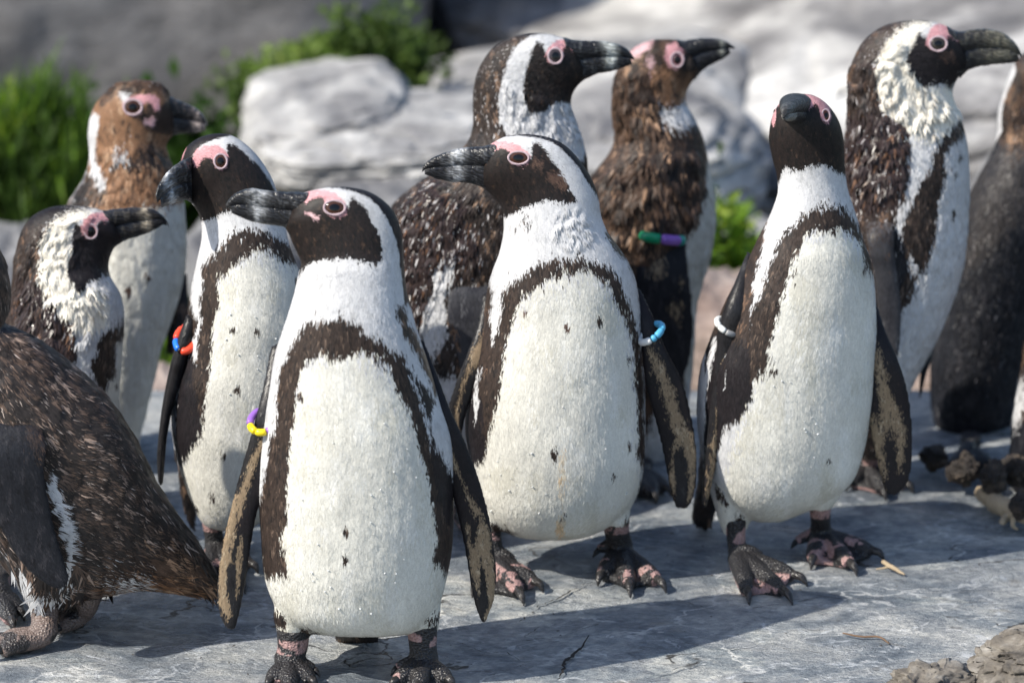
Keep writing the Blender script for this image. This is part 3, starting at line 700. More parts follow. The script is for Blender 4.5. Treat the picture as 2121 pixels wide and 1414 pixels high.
rock('boulder', (560, 560, 1300, 900), 1.55, .2, M_LIME2, 'low grey stone hidden mostly behind the middle penguins', 41, .10, 50)
# broken rim and stones at the right
rock('boulder', (1985, 1305, 2330, 1510), -.07, .12, M_EDGE, 'cracked brown rim of rock in the lower right corner', 51, .19, 130, .22, .14, group='broken rim stones at the lower right')
rock('boulder', (1800, 1385, 2060, 1500), -.10, .08, M_EDGE, 'low broken rock lip along the bottom edge at the right', 53, .2, 100, .1, .12, group='broken rim stones at the lower right')
for k_, (bx, yy, lb) in enumerate((((1955, 935, 2035, 1015), .66, 'smooth dark cobble below the penguin at the right edge'), ((2020, 950, 2090, 1030), .60, 'round dark cobble nearest the driftwood'), ((2070, 930, 2140, 1010), .63, 'dark cobble at the right edge under the feathers'), ((1900, 915, 1975, 975), .74, 'flat dark cobble left of the others at the right'), ((2085, 1010, 2150, 1075), .52, 'lowest dark cobble at the right edge'))):
    rock('cobble', bx, yy, .03, M_DARKSTONE, lb, 61+k_, .2, 40, strata=.12, flat=1.8, group='dark cobbles at the right edge', cat='stone')

# ---- driftwood and twigs
M_WOOD = plain('bleached_wood', (.42, .33, .22), .7, bs=60.0); M_TWIG = plain('dry_twig', (.20, .12, .07), .8, bs=120.0)
def stick(name, pts, rad, label, m=M_WOOD, fork=None, z=.012):
    g = [G(x, y, z_) for x, y, z_ in pts]; pts2, _ = catmull(g, 6); pts2 = pts2+rng.normal(size=pts2.shape)*np.mean(rad)*.12
    rr, _ = catmull([[r] for r in rad], 6); parts = [tube(pts2, rr[:, 0], 9)]
    if fork is not None:
        fp, _ = catmull([G(x, y, z_) for x, y, z_ in fork], 5); parts.append(tube(fp, np.linspace(rad[1]*.7, rad[1]*.25, len(fp)), 8))
    V, F = merge(parts); o = mk(name, V, F, m, origin=np.array(g[0])); tag(o, label, 'driftwood' if m is M_WOOD else 'twig'); return o
stick('driftwood', [(2030, 1018, .02), (2065, 1040, .02), (2100, 1058, .022), (2150, 1075, .02)], [.008, .013, .012, .010], 'bleached piece of driftwood pointing left at the right edge')
stick('driftwood', [(2075, 1085, .012), (2090, 1068, .018), (2125, 1070, .02), (2150, 1085, .015)], [.004, .006, .006, .005], 'short forked driftwood stub under the longer piece at the right edge', fork=[(2100, 1072, .02), (2098, 1088, .012), (2108, 1096, .006)])
stick('twig', [(1828, 1162, .008), (1845, 1172, .009), (1858, 1180, .007), (1874, 1190, .004)], [.0028, .003, .0026, .001], 'pale dry stalk lying at the toes of the penguin facing the camera', fork=[(1845, 1172, .008), (1830, 1176, .005), (1815, 1178, .003)])
stick('twig', [(1745, 1310, .006), (1785, 1318, .004), (1820, 1318, .005), (1842, 1332, .003)], [.0009, .0013, .0012, .0006], 'thin brown twig on the sunny slab below the right penguin', M_TWIG)
# ---- small debris
M_BIT = plain('dark_bits', (.03, .024, .02), .8)
DV = []
bits = []
for _ in range(130):
    x = rng.uniform(-20, 2130); y = rng.uniform(1040, 1410); c = G(x, y, .0012); r = rng.uniform(.0006, .0018)
    v = np.array([(-1, 0, 0), (1, .2, 0), (0, 1, 0), (.1, -1, .1), (0, 0, .8)])*r*np.array([rng.uniform(.8, 2.2), rng.uniform(.6, 1), .8]); a = rng.uniform(0, 6.28)
    v = np.stack([v[:, 0]*math.cos(a)-v[:, 1]*math.sin(a), v[:, 0]*math.sin(a)+v[:, 1]*math.cos(a), v[:, 2]], 1)+c
    bits.append((v, [(0, 3, 4), (3, 1, 4), (1, 2, 4), (2, 0, 4)]))
V_, F_ = merge(bits); o = mk('grit', V_, F_, M_BIT, smooth=False); tag(o, 'specks of dark grit and droppings scattered on the slab', 'grit', None, 'stuff')

# ---- plants
def leafmat(name, c0, c1):
    m, n, l, b = mat(name); a = n.new('ShaderNodeVertexColor'); a.layer_name = 'col'; l.new(a.outputs[0], b.inputs['Base Color'])
    b.inputs['Roughness'].default_value = .5; b.inputs['Specular IOR Level'].default_value = .35
    tr = n.new('ShaderNodeBsdfTranslucent'); l.new(a.outputs[0], tr.inputs[0]); ms = n.new('ShaderNodeMixShader'); ms.inputs[0].default_value = .5
    l.new(b.outputs[0], ms.inputs[1]); l.new(tr.outputs[0], ms.inputs[2]); l.new(ms.outputs[0], n['Material Output'].inputs[0]); return m
M_LEAF = leafmat('green_leaf', 0, 0)
def bush(blobs, y, n, label, leaf=.028, grassy=False, cat='bush', name='bush', cols=((.05, .13, .012), (.10, .22, .02), (.025, .06, .01), (.17, .22, .03))):
    """blobs: (px,py,rx,ry) photo pixel ellipses at depth y"""
    V = []; C = []; F = []
    c0 = P(blobs[0][0], blobs[0][1]+blobs[0][3], y); root = empty(name, c0, label, cat, 'green plants growing between the background rocks')
    sc = 1.0/1350; clumps = []
    area = sum(b[2]*b[3] for b in blobs)
    for (px, py, rx, ry) in blobs:
        c = P(px, py, y); k = int(n*rx*ry/area); nc = max(6, k//45)
        cl = rng.normal(size=(nc, 3)); cl = cl/np.linalg.norm(cl, axis=1, keepdims=True)*(.55+.5*rng.random((nc, 1)))
        cl = cl*[rx*sc, rx*sc*.7, ry*sc]+c; clumps += list(cl)
        for i in range(k):
            q = cl[rng.integers(nc)]; pp_ = q+rng.normal(size=3)*leaf*1.1; V.append(pp_)
    V = np.array(V); N_ = len(V); cw = vnoise(V*9, 5)*.5+.5
    if grassy: d = np.stack([rng.normal(size=N_)*.35, rng.normal(size=N_)*.35, np.ones(N_)], 1); L = leaf*(2.2+2*rng.random(N_)); wd = leaf*.14
    else: d = rng.normal(size=(N_, 3))+[0, -.2, .45]; L = leaf*(.6+.8*rng.random(N_)); wd = leaf*.36
    d /= np.linalg.norm(d, axis=1, keepdims=True); s = np.cross(d, rng.normal(size=(N_, 3))); s /= np.linalg.norm(s, axis=1, keepdims=True)
    up = np.cross(s, d); a = V; b = V+d*(L*.5)[:, None]+s*wd; e = V+d*L[:, None]+up*(-L*.15)[:, None]; f = V+d*(L*.5)[:, None]-s*wd
    LV = np.stack([a, b, e, f], 1).reshape(-1, 3); LF = np.arange(N_*4).reshape(-1, 4)
    pick = np.clip((cw*3.2+rng.random(N_)*1.3).astype(int)-1, 0, 3); order = [2, 0, 1, 3]; cc = np.array([cols[order[k]] for k in pick])*(.75+.5*rng.random((N_, 1)))
    o = mk('foliage', LV, LF, M_LEAF, root, np.repeat(np.hstack([cc, np.ones((N_, 1))]), 4, 0), smooth=False); o['kind'] = 'stuff'
    st = []
    for q in clumps[::3]:
        b0 = c0+np.array([(q[0]-c0[0])*.4, (q[1]-c0[1])*.4, -.05]); st.append(tube(np.array([b0, (b0+q)/2+[0, 0, .02], q]), np.array([.006, .004, .002]), 5))
    V3, F3 = merge(st); mk('stem', V3, F3, M_TWIG, root)['kind'] = 'stuff'
    return root
MO = ((.14, .22, .045), (.24, .34, .075), (.08, .13, .03), (.36, .42, .12))
GR = ((.17, .30, .03), (.36, .48, .06), (.07, .13, .025), (.58, .54, .12))
bush([(50, 380, 110, 110), (110, 300, 50, 60), (30, 300, 60, 60), (150, 440, 70, 70), (-60, 420, 110, 130)], 2.05, 2300, 'lush bright green tuft at the left edge of the photograph', .024, True, cols=GR)
bush([(390, 350, 70, 60), (440, 290, 44, 30), (230, 330, 90, 60), (300, 420, 90, 60)], 2.30, 1700, 'dark green plants behind the orange brown head', .03)
bush([(780, 115, 60, 46), (715, 128, 58, 34), (850, 150, 40, 30)], 2.3, 1900, 'rounded green bush on the ledge under the cliff', .020, cols=MO)
bush([(620, 165, 80, 26), (530, 195, 50, 20)], 2.3, 1300, 'low trailing green plant running down left of the rounded bush', .018, cols=MO)
bush([(1505, 490, 40, 60), (1510, 545, 44, 28)], 1.75, 520, 'small green plant between the brown moulting penguin and the one facing the camera', .026, cols=GR)
bush([(340, 760, 40, 25)], 1.5, 260, 'tiny green tuft beside the long flipper at the left', .02, True, cols=GR)

FLK = [('F', FAR)]
# ---------------------------------------------------------------- penguins, front row first
z1 = zc(440, 360, 2.618); z1b = zc(420, 850, 2.508)
P1 = dict(x=740, y=0.0, base='W', back='K',
 label='front penguin with purple and yellow flipper band, head turned left, broad brown chest arch',
 body=[row(1319, 705, 790, 40, .0), row(1312, 645, 850, 62), row(1290, 597, 885, 78), row(1255, 570, 908, 88), row(1200, 550, 925, 96), row(1110, 540, 938, 100), row(1010, 534, 941, 100), row(910, 541, 936, 96), row(820, 554, 908, 90),
  row(740, 568, 884, 84), row(670, 590, 861, 76), row(610, 608, 844, 66), row(565, 618, 838, 57), (624, 545, 836, 530, 49), (615, 524, 832, 482, 44), (604, 500, 814, 436, 40), (598, 484, 778, 404, 37), (593, 476, 735, 389, 33), (590, 471, 680, 388, 26), (589, 468, 622, 400, 15)],
 layers=[('C', [(630, 770), (700, 720), (760, 735), (820, 790), (860, 860), (900, 1000), (925, 1150), (960, 1250), (900, 1400), (560, 1400), (520, 1180), (590, 1000), (600, 850)], 3),
  ('D', z1((500, 800), (560, 800), (640, 780), (720, 770), (800, 800), (830, 860), (900, 880), (960, 940), (1040, 980), (1070, 1080), (1110, 1190), (1140, 1300), (1170, 1420)) + z1b((1190, 200), (1210, 380), (1250, 500), (1310, 640), (1320, 760), (1290, 870), (1250, 820), (1200, 780), (1215, 640), (1195, 480), (1165, 330), (1130, 190), (1090, 60)) + z1((1100, 1410), (1060, 1260), (1000, 1170), (960, 1040), (880, 980), (800, 950), (740, 980), (650, 1000), (590, 960), (520, 1010), (470, 1090), (450, 1200), (435, 1410)) + z1b((460, 60), (450, 250), (430, 420), (440, 560), (410, 640), (430, 760), (440, 860), (330, 870), (310, 800), (295, 620), (290, 480), (330, 300), (350, 100)) + z1((340, 1410), (350, 1200), (370, 1030), (430, 930))),
  ('K', z1b((1050, -260), (1200, -60), (1180, 60), (1215, 190), (1290, 300), (1330, 500), (1320, 700), (1300, 640), (1235, 480), (1200, 330), (1190, 200), (1175, 60), (1130, -80))), 
  ('B', z1((990, 740), (1040, 700), (1060, 800), (1110, 880), (1190, 1010), (1230, 1130), (1200, 1200), (1160, 1080), (1100, 960), (1040, 870)), .8),
  ('D', z1b((315, 960), (350, 940), (370, 1020), (430, 1080), (430, 1140), (380, 1120), (340, 1060)), .8),
  ('D', z1b((1250, 1020), (1290, 980), (1260, 1080), (1180, 1110), (1150, 1090), (1220, 1060)), .8),
  ('D', z1b((510, 1120), (600, 1160), (640, 1200), (560, 1180), (500, 1150)), .8),
  ('B', z1b((270, 480), (300, 480), (310, 900), (350, 1100), (270, 1100)), .6),
  ('H', z1((400, 60), (478, 112), (560, 110), (640, 118), (700, 150), (732, 175), (750, 125), (790, 150), (830, 190), (860, 260), (905, 330), (920, 400), (915, 470), (880, 490), (810, 470), (720, 450), (600, 465), (520, 490), (480, 530), (440, 520), (350, 300), (300, 60)), .5),
  ('K', z1((350, 110), (450, 100), (500, 82), (600, 72), (690, 80), (770, 98), (850, 130), (910, 190), (960, 270), (995, 350), (1012, 440), (1025, 560), (1040, 700), (1100, 700), (1040, 300), (900, 30), (350, 30)), .25),
  ('P', z1((482, 120), (520, 95), (600, 88), (660, 105), (710, 140), (728, 180), (720, 215), (690, 232), (640, 228), (606, 200), (600, 165), (600, 130), (560, 125), (530, 145), (500, 160), (482, 150)), .3),
  ('L', z1((490, 205), (520, 205), (580, 235), (575, 250), (540, 240)), .3),
  ('D', ell(716, 1098, 7, 9), .4), ('D', ell(716, 1154, 7, 8), .4), ('D', ell(623, 819, 5, 8), .4)],
 thighs=[[(575, 1235, 690, 1240, 45), (566, 1270, 660, 1275, 36), (572, 1305, 644, 1308, 27), (576, 1330, 640, 1330, 22)], [(800, 1235, 915, 1225, 45), (820, 1270, 913, 1262, 36), (836, 1300, 911, 1295, 27), (845, 1318, 906, 1316, 22)]],
 tails=[[(690, 1240, 800, 1240, 40, .06), (690, 1300, 790, 1300, 20, .10), (700, 1330, 780, 1332, 8, .12)]],
 flippers=[
  dict(secs=[(560, 715, 605, 705), (547, 790, 600, 790), (533, 850, 592, 850), (518, 905, 577, 910), (495, 985, 561, 990), (477, 1055, 535, 1055), (462, 1120, 522, 1120), (452, 1185, 512, 1190), (449, 1235, 503, 1240), (456, 1275, 494, 1280), (469, 1300, 487, 1302)], th=8, dy=-.005, sl=-.02, base='J',
   layers=[('F', z1b((330, 100), (330, 170), (290, 230), (260, 330), (230, 420), (205, 500), (200, 560), (170, 620), (150, 740), (170, 850), (165, 1000), (130, 1080), (85, 1000), (80, 850), (100, 700), (130, 560), (150, 440), (190, 430), (230, 300), (270, 200)), .8),
    ('J', z1b((140, 1000), (120, 900), (130, 780), (165, 800), (180, 1000), (170, 1110)), .7), ('F', z1b((175, 760), (200, 640), (210, 720), (190, 900), (175, 1000)), .8), ('K', z1b((330, 170), (370, 60), (370, 400), (270, 560), (230, 640), (180, 640), (170, 600), (230, 500), (260, 380)), .8)]),
  dict(secs=[(842, 690, 880, 705), (865, 780, 908, 780), (888, 850, 932, 845), (905, 915, 962, 910), (925, 985, 988, 978), (943, 1050, 1008, 1045), (957, 1110, 1020, 1105), (968, 1170, 1028, 1175), (977, 1225, 1025, 1235), (987, 1262, 1015, 1265), (997, 1286, 1006, 1287)], th=8, dy=-.005, sl=-.02, base='K',
   layers=[('F', z1b((1200, 20), (1240, 80), (1290, 200), (1340, 330), (1380, 430), (1440, 520), (1490, 620), (1510, 800), (1520, 950), (1490, 1060), (1460, 1080), (1440, 900), (1400, 750), (1420, 650), (1440, 560), (1400, 520), (1350, 380), (1280, 230), (1220, 120)), .8),
    ('J', z1b((1430, 560), (1380, 560), (1390, 700), (1430, 850), (1470, 1050), (1440, 1080), (1360, 700), (1340, 560)), .5), ('F', z1b((1365, 600), (1390, 590), (1385, 660), (1420, 800), (1450, 960), (1430, 960), (1390, 800)), .8),
    ('J', z1b((1440, 760), (1470, 850), (1485, 1000), (1465, 1060), (1440, 950)), .5)])],
 feet=[dict(leg=(607, 1330, 64), heel=(600, 1402), tips=[(552, 1432), (600, 1446), (655, 1432)], hal=(650, 1384), dark=1), dict(leg=(875, 1316, 60), heel=(878, 1400), tips=[(808, 1434), (865, 1445), (940, 1430)], hal=(822, 1382), dark=1)],
 bill=dict(secs=[(606, 480, 640, 398, 20), (588, 470, 612, 397, 17), (566, 466, 580, 396, 14.5), (540, 463, 552, 394, 12.5), (518, 457, 522, 390, 11), (496, 449, 494, 397, 9), (480, 442, 476, 411, 7), (470, 438, 468, 424, 3.5)], g=.42, band=(.50, .13)),
 eyes=[(693, 430, 24, 17, .74)],
 bands=[dict(c=(545, 872), r=(26, 30), tilt=.12, tilt2=0.45, tube=4.6, dy=-.014, beads=[(-75, 105, 'purple'), (-120, -75, 'yellow'), (-170, -122, 'yellow'), (-255, -172, 'purple')])],
 drops=[(590, 850, 900, 1290, 60, .0011), (620, 1180, 850, 1270, 30, .0014)])

z3 = zc(860, 260, 2.828); z4 = zc(900, 700, 2.438)
P2 = dict(x=1150, y=.37, base='W', back='K', neck=.58,
 label='middle penguin with blue and white flipper band, head turned left above a narrow chest arch',
 body=[row(1118, 1110, 1180, 30), row(1110, 1068, 1222, 55), row(1090, 1030, 1262, 74), row(1055, 1002, 1303, 88), row(1000, 984, 1328, 96), row(940, 970, 1336, 98), row(880, 963, 1338, 97), row(810, 968, 1336, 94), row(740, 984, 1332, 90), row(670, 1000, 1328, 84), row(610, 1008, 1323, 78), row(565, 1018, 1312, 71), row(525, 1033, 1291, 64), row(485, 1042, 1262, 56), (1043, 458, 1246, 450, 49), (1041, 438, 1238, 402, 43), (1034, 422, 1214, 350, 39), (1024, 410, 1168, 299, 36), (1013, 399, 1110, 279, 32), (1003, 390, 1052, 281, 25), (993, 384, 1012, 300, 15)],
 layers=[('C', z3((620, 1000), (780, 890), (900, 870), (1000, 850), (1110, 930), (1200, 1100), (1260, 1300), (1290, 1500), (1330, 2600), (400, 2600), (330, 2000), (560, 1200)), 3),
  ('D', z3((540, 920), (620, 870), (740, 790), (850, 775), (930, 780), (965, 735), (990, 790), (1040, 790), (1130, 815), (1190, 880), (1230, 990), (1280, 1110), (1310, 1200), (1322, 1410)) + z4((1045, 0), (1060, 300), (1068, 600), (1050, 700), (1040, 600), (1018, 600), (1030, 500), (1020, 300), (1000, 0)) + z3((1285, 1400), (1270, 1250), (1230, 1120), (1180, 1040), (1140, 920), (1070, 880), (1000, 830), (900, 860), (780, 885), (700, 940), (620, 1000), (590, 1080), (550, 1200), (520, 1410)) + z4((355, 0), (340, 150), (335, 250), (300, 380), (270, 500), (250, 600), (190, 640), (150, 600), (140, 450), (180, 300), (235, 160)) + z3((480, 1200), (515, 1050), (510, 960))),
  ('K', z4((140, 240), (240, 300), (250, 480), (250, 600), (170, 640), (100, 500)), .7), ('W', z4((200, 290), (215, 200), (225, 330), (200, 420)), .8), ('B', z3((430, 900), (455, 960), (440, 1100), (450, 1250), (420, 1410), (300, 1410), (380, 850)), .8),
  ('K', z4((230, -100), (250, 30), (200, 250), (150, 300), (140, 100)), .6),
  ('B', z3((1110, 640), (1160, 720), (1240, 790), (1300, 920), (1320, 1080), (1320, 1400), (1400, 1400), (1380, 900), (1250, 640), (1130, 560)), .7),
  ('D', z4((950, 920), (1020, 870), (1040, 700), (1070, 700), (1060, 900), (980, 960)), .7),
  ('D', z4((240, 900), (290, 930), (400, 980), (380, 1010), (260, 960)), .7),
  ('H', z3((400, 130), (500, 108), (600, 125), (655, 160), (672, 188), (680, 105), (735, 110), (770, 160), (830, 240), (890, 340), (925, 400), (950, 440), (900, 455), (860, 445), (770, 430), (640, 480), (520, 540), (440, 540), (300, 340), (380, 140)), .5),
  ('K', z3((380, 140), (412, 125), (440, 92), (500, 68), (600, 60), (700, 70), (780, 90), (840, 122), (900, 180), (960, 250), (1010, 330), (1060, 400), (1098, 480), (1120, 560), (1135, 640), (1180, 640), (1100, 380), (900, 100), (700, 20), (400, 20)), .25),
  ('P', z3((410, 158), (425, 120), (460, 98), (540, 92), (600, 115), (655, 155), (672, 190), (650, 225), (600, 235), (555, 215), (545, 185), (560, 170), (530, 140), (500, 130), (470, 150), (430, 158)), .3),
  ('X', z3((770, 270), (850, 280), (900, 340), (880, 380), (800, 330), (760, 300)), .8), ('X', z3((680, 200), (740, 215), (750, 240), (680, 245)), .8),
  ('D', ell(1085, 460, 7, 3), 1.6), ('D', ell(1091, 466, 6, 4), 1.6), ('D', ell(1068, 474, 3, 4), .5),
  ('X', ell(1176, 678, 6, 8), .4), ('D', ell(1241, 661, 6, 11), .4), ('X', ell(1089, 641, 5, 6), .4), ('D', ell(1303, 742, 4, 10), .4), ('D', ell(1147, 940, 8, 10), .7), ('D', ell(1305, 918, 4, 9), .4), ('D', ell(1271, 983, 5, 8, a=.5), .4), ('D', ell(1168, 1066, 8, 5), .5), ('O', ell(1162, 1090, 9, 28), .9), ('O', ell(1163, 980, 5, 60), 1.4)],
 ruffle=[(z3((800, 480), (940, 450), (1050, 560), (1050, 700), (900, 750), (780, 660)), .0026, 170)],
 thighs=[[(1000, 1030, 1090, 1040, 45), (998, 1070, 1060, 1075, 32), (1003, 1097, 1040, 1100, 20)], [(1200, 1020, 1310, 1015, 45), (1230, 1060, 1306, 1055, 32), (1246, 1090, 1304, 1085, 24)]],
 flippers=[
  dict(secs=[(1000, 605, 1032, 600), (990, 670, 1020, 672), (966, 735, 1008, 740), (945, 790, 987, 795), (928, 845, 968, 850), (924, 890, 957, 897), (930, 925, 950, 930), (938, 945, 946, 947)], th=7, dy=-.03, base='J', layers=[('F', z3((400, 1210), (412, 1240), (370, 1410), (320, 1410), (350, 1300)), .8), ('F', z4((200, 30), (215, 100), (170, 180), (140, 280), (120, 400), (135, 540), (110, 430), (100, 380), (150, 200)), .8)]),
  dict(secs=[(1296, 590, 1328, 598), (1314, 655, 1352, 652), (1328, 722, 1377, 716), (1336, 795, 1414, 790), (1354, 860, 1432, 858), (1370, 925, 1442, 922), (1382, 985, 1444, 985), (1390, 1025, 1436, 1030), (1400, 1050, 1424, 1052)], th=7, dy=-.02, base='K', layers=[('F', z4((1060, 20), (1100, 60), (1160, 140), (1190, 240), (1230, 330), (1260, 430), (1300, 480), (1320, 600), (1310, 760), (1280, 850), (1285, 700), (1270, 600), (1230, 540), (1200, 600), (1230, 700), (1210, 800), (1190, 700), (1195, 560), (1220, 490), (1190, 420), (1160, 300), (1130, 200), (1090, 100)), 1.3), ('J', z4((1210, 560), (1250, 530), (1280, 620), (1260, 830), (1220, 830)), .6), ('F', z4((1090, 90), (1110, 110), (1150, 210), (1190, 320), (1180, 350), (1130, 220)), 1.3)])],
 feet=[dict(leg=(1020, 1100, 36), heel=(1028, 1188), tips=[(978, 1240), (1085, 1256), (1126, 1230)], hal=(1063, 1160)), dict(leg=(1276, 1085, 56), heel=(1284, 1168), tips=[(1238, 1216), (1306, 1240), (1380, 1230)], hal=(1240, 1138), dark=1)],
 bill=dict(secs=[(1012, 396, 1030, 296, 20), (994, 386, 1003, 302, 17), (977, 381, 984, 304, 14), (955, 378, 960, 306, 12), (930, 376, 934, 312, 10.5), (906, 371, 908, 321, 8.5), (890, 365, 888, 332, 6.5), (880, 361, 878, 343, 4), (875, 360, 874, 354, 2)], g=.44, band=(.43, .12), bs=1.0),
 eyes=[(1074, 327, 23, 15, .78)],
 bands=[dict(c=(1347, 690), r=(24, 26), tilt=.55, tilt2=.25, tube=4.6, dy=-.02, beads=[(-20, 25, 'sky'), (-62, -20, 'sky'), (-85, -64, 'sky'), (-150, -87, 'white'), (25, 80, 'sky'), (80, 210, 'white')])],
 drops=[(1000, 930, 1150, 1080, 36, .0014), (1100, 780, 1300, 1060, 20, .001)])

z5 = zc(1400, 180, 2.619); z6 = zc(1400, 680, 2.356); z7 = zc(1700, 500, 2.357)
P3 = dict(x=1640, y=.41, base='W', back='K', neck=.70, tl=[0, .55, .72, .8, 1],
 label='penguin with white flipper band facing the camera, black head with raised bill',
 body=[row(1080, 1570, 1615, 30), row(1068, 1545, 1650, 50), row(1042, 1505, 1710, 72), row(1000, 1474, 1765, 86), row(940, 1452, 1789, 94), row(880, 1444, 1801, 96), row(820, 1443, 1809, 96), row(760, 1450, 1813, 94), row(700, 1472, 1816, 90), row(640, 1496, 1816, 86), row(590, 1520, 1813, 80), row(540, 1546, 1804, 74), row(500, 1566, 1790, 66), row(460, 1587, 1779, 58), row(425, 1602, 1767, 52), row(395, 1611, 1757, 48), row(365, 1609, 1752, 46), row(330, 1600, 1750, 46), row(290, 1593, 1748, 47), row(255, 1596, 1740, 46), row(225, 1607, 1722, 40), row(205, 1624, 1700, 28), row(195, 1645, 1678, 12)],
 layers=[('C', z5((560, 1100), (620, 960), (700, 800), (900, 770), (1000, 880), (1040, 1000), (1090, 1100), (1090, 2600), (100, 2600), (500, 1400)), 3),
  ('B', z5((515, 680), (495, 760), (455, 950), (422, 1040), (432, 1130), (405, 1200), (395, 1420), (100, 1420), (200, 1100), (400, 650)), .8),
  ('B', z6((0, 0), (170, 0), (100, 300), (108, 700), (60, 700)), .5), ('K', z6((150, 20), (250, 20), (230, 480), (180, 700), (130, 720), (140, 400)), .5), ('W', z6((190, 30), (205, 60), (150, 300), (130, 560), (108, 600), (125, 300)), .5),
  ('D', z5((590, 780), (640, 750), (690, 690), (740, 655), (800, 650), (870, 635), (920, 660), (960, 700), (1000, 760), (1030, 850), (1080, 920), (1092, 1060), (1060, 1010), (1020, 940), (1000, 850), (960, 790), (900, 755), (840, 785), (770, 765), (710, 780), (690, 830), (660, 900), (620, 960), (600, 1060), (580, 1150), (550, 1230), (540, 1300)) + z6((470, 10), (455, 100), (440, 200), (400, 225), (375, 250), (370, 330), (320, 420), (260, 470), (230, 480), (240, 300), (250, 0)) + z5((395, 1370), (400, 1290), (420, 1190), (465, 1120), (480, 1040), (520, 950), (550, 880), (560, 830))),
  ('K', z6((250, 60), (360, 60), (370, 330), (320, 420), (230, 470)), .8), ('D', ell(1646, 556, 7, 5), 1), ('D', ell(1604, 765, 9, 5), 1), ('D', ell(1719, 948, 6, 6, a=.4), .5), ('D', ell(1789, 555, 3, 6), .5),
  ('D', z6((180, 730), (215, 790), (260, 860), (250, 880), (200, 820)), .7), ('D', z6((280, 890), (330, 920), (335, 950), (290, 920)), .9),
  ('H', z5((540, 520), (560, 510), (580, 450), (600, 430), (660, 455), (720, 430), (790, 412), (860, 450), (918, 480), (1000, 470), (1000, -50), (440, -50), (440, 400)), .5),
  ('P', z5((690, 45), (720, 38), (770, 50), (810, 78), (832, 110), (838, 160), (825, 192), (800, 188), (782, 160), (778, 125), (770, 100), (750, 85), (738, 100), (715, 118), (700, 95), (690, 70)), .3),
  ('P', z5((600, 48), (560, 78), (538, 110), (522, 170), (524, 205), (536, 208), (545, 160), (548, 110), (580, 78)), .3)],
 thighs=[[(1460, 985, 1590, 1005, 50), (1478, 1040, 1566, 1040, 38), (1492, 1085, 1553, 1078, 27), (1500, 1105, 1546, 1098, 21)], [(1650, 990, 1770, 985, 48), (1668, 1030, 1740, 1028, 34), (1674, 1056, 1722, 1054, 24)]],
 tails=[[(1450, 940, 1530, 950, 50, .04), (1445, 1000, 1500, 1010, 30, .08), (1434, 1060, 1480, 1065, 14, .11), (1438, 1086, 1475, 1090, 6, .12)]],
 flippers=[
  dict(secs=[(1548, 520, 1585, 550), (1524, 580, 1566, 600), (1503, 630, 1552, 645), (1487, 680, 1538, 692), (1484, 725, 1524, 728), (1477, 790, 1511, 792), (1470, 850, 1501, 852), (1464, 910, 1491, 912), (1459, 965, 1481, 968), (1454, 1015, 1471, 1018), (1455, 1048, 1463, 1050)], th=16, dy=-.05, base='J', layers=[('F', z6((240, 150), (262, 200), (225, 420), (205, 560), (170, 800), (140, 860), (160, 700), (190, 500)), 1.6)]),
  dict(secs=[(1790, 600, 1816, 622), (1797, 680, 1833, 680), (1806, 740, 1858, 738), (1804, 800, 1878, 797), (1799, 860, 1888, 858), (1807, 915, 1891, 915), (1818, 965, 1889, 965), (1827, 1000, 1878, 1002), (1836, 1022, 1858, 1023)], th=7, dy=-.015, base='K', layers=[('F', z6((975, 60), (985, 100), (1020, 220), (1050, 330), (1090, 420), (1120, 500), (1110, 620), (1090, 700), (1075, 620), (1080, 520), (1050, 480), (1020, 500), (1010, 600), (1030, 720), (1010, 740), (990, 640), (975, 480), (1000, 400), (985, 250), (965, 200)), 1.5), ('F', z6((930, 440), (980, 430), (1000, 560), (1010, 740), (985, 640), (950, 520)), 1.4)])],
 feet=[dict(leg=(1524, 1102, 42), pk=-.02, heel=(1528, 1178), tips=[(1552, 1255), (1642, 1255), (1672, 1216)], hal=(1578, 1152)), dict(leg=(1699, 1056, 46), heel=(1700, 1136), tips=[(1680, 1182), (1775, 1195), (1832, 1164)], hal=(1650, 1120))],
 bill3=[(1648, 226, 34, 32, -.030), (1643, 228, 28, 27, -.048), (1638, 229, 22, 23, -.064), (1633, 231, 17, 20, -.080), (1629, 233, 12, 16, -.094), (1625, 237, 7, 12, -.103), (1623, 243, 3, 6, -.107)],
 eyes=[(1710, 239, 10, 14, .66), (1604, 232, 5, 11, .5)],
 bands=[dict(c=(1505, 676), r=(20, 24), tilt=-.55, tilt2=.2, tube=4, dy=-.05, beads=[(100, 178, 'white'), (180, 222, 'white'), (222, 262, 'white'), (264, 330, 'metal'), (330, 400, 'metal')])],
 drops=[(1600, 760, 1700, 900, 26, .0014), (1560, 900, 1720, 1040, 12, .001)])

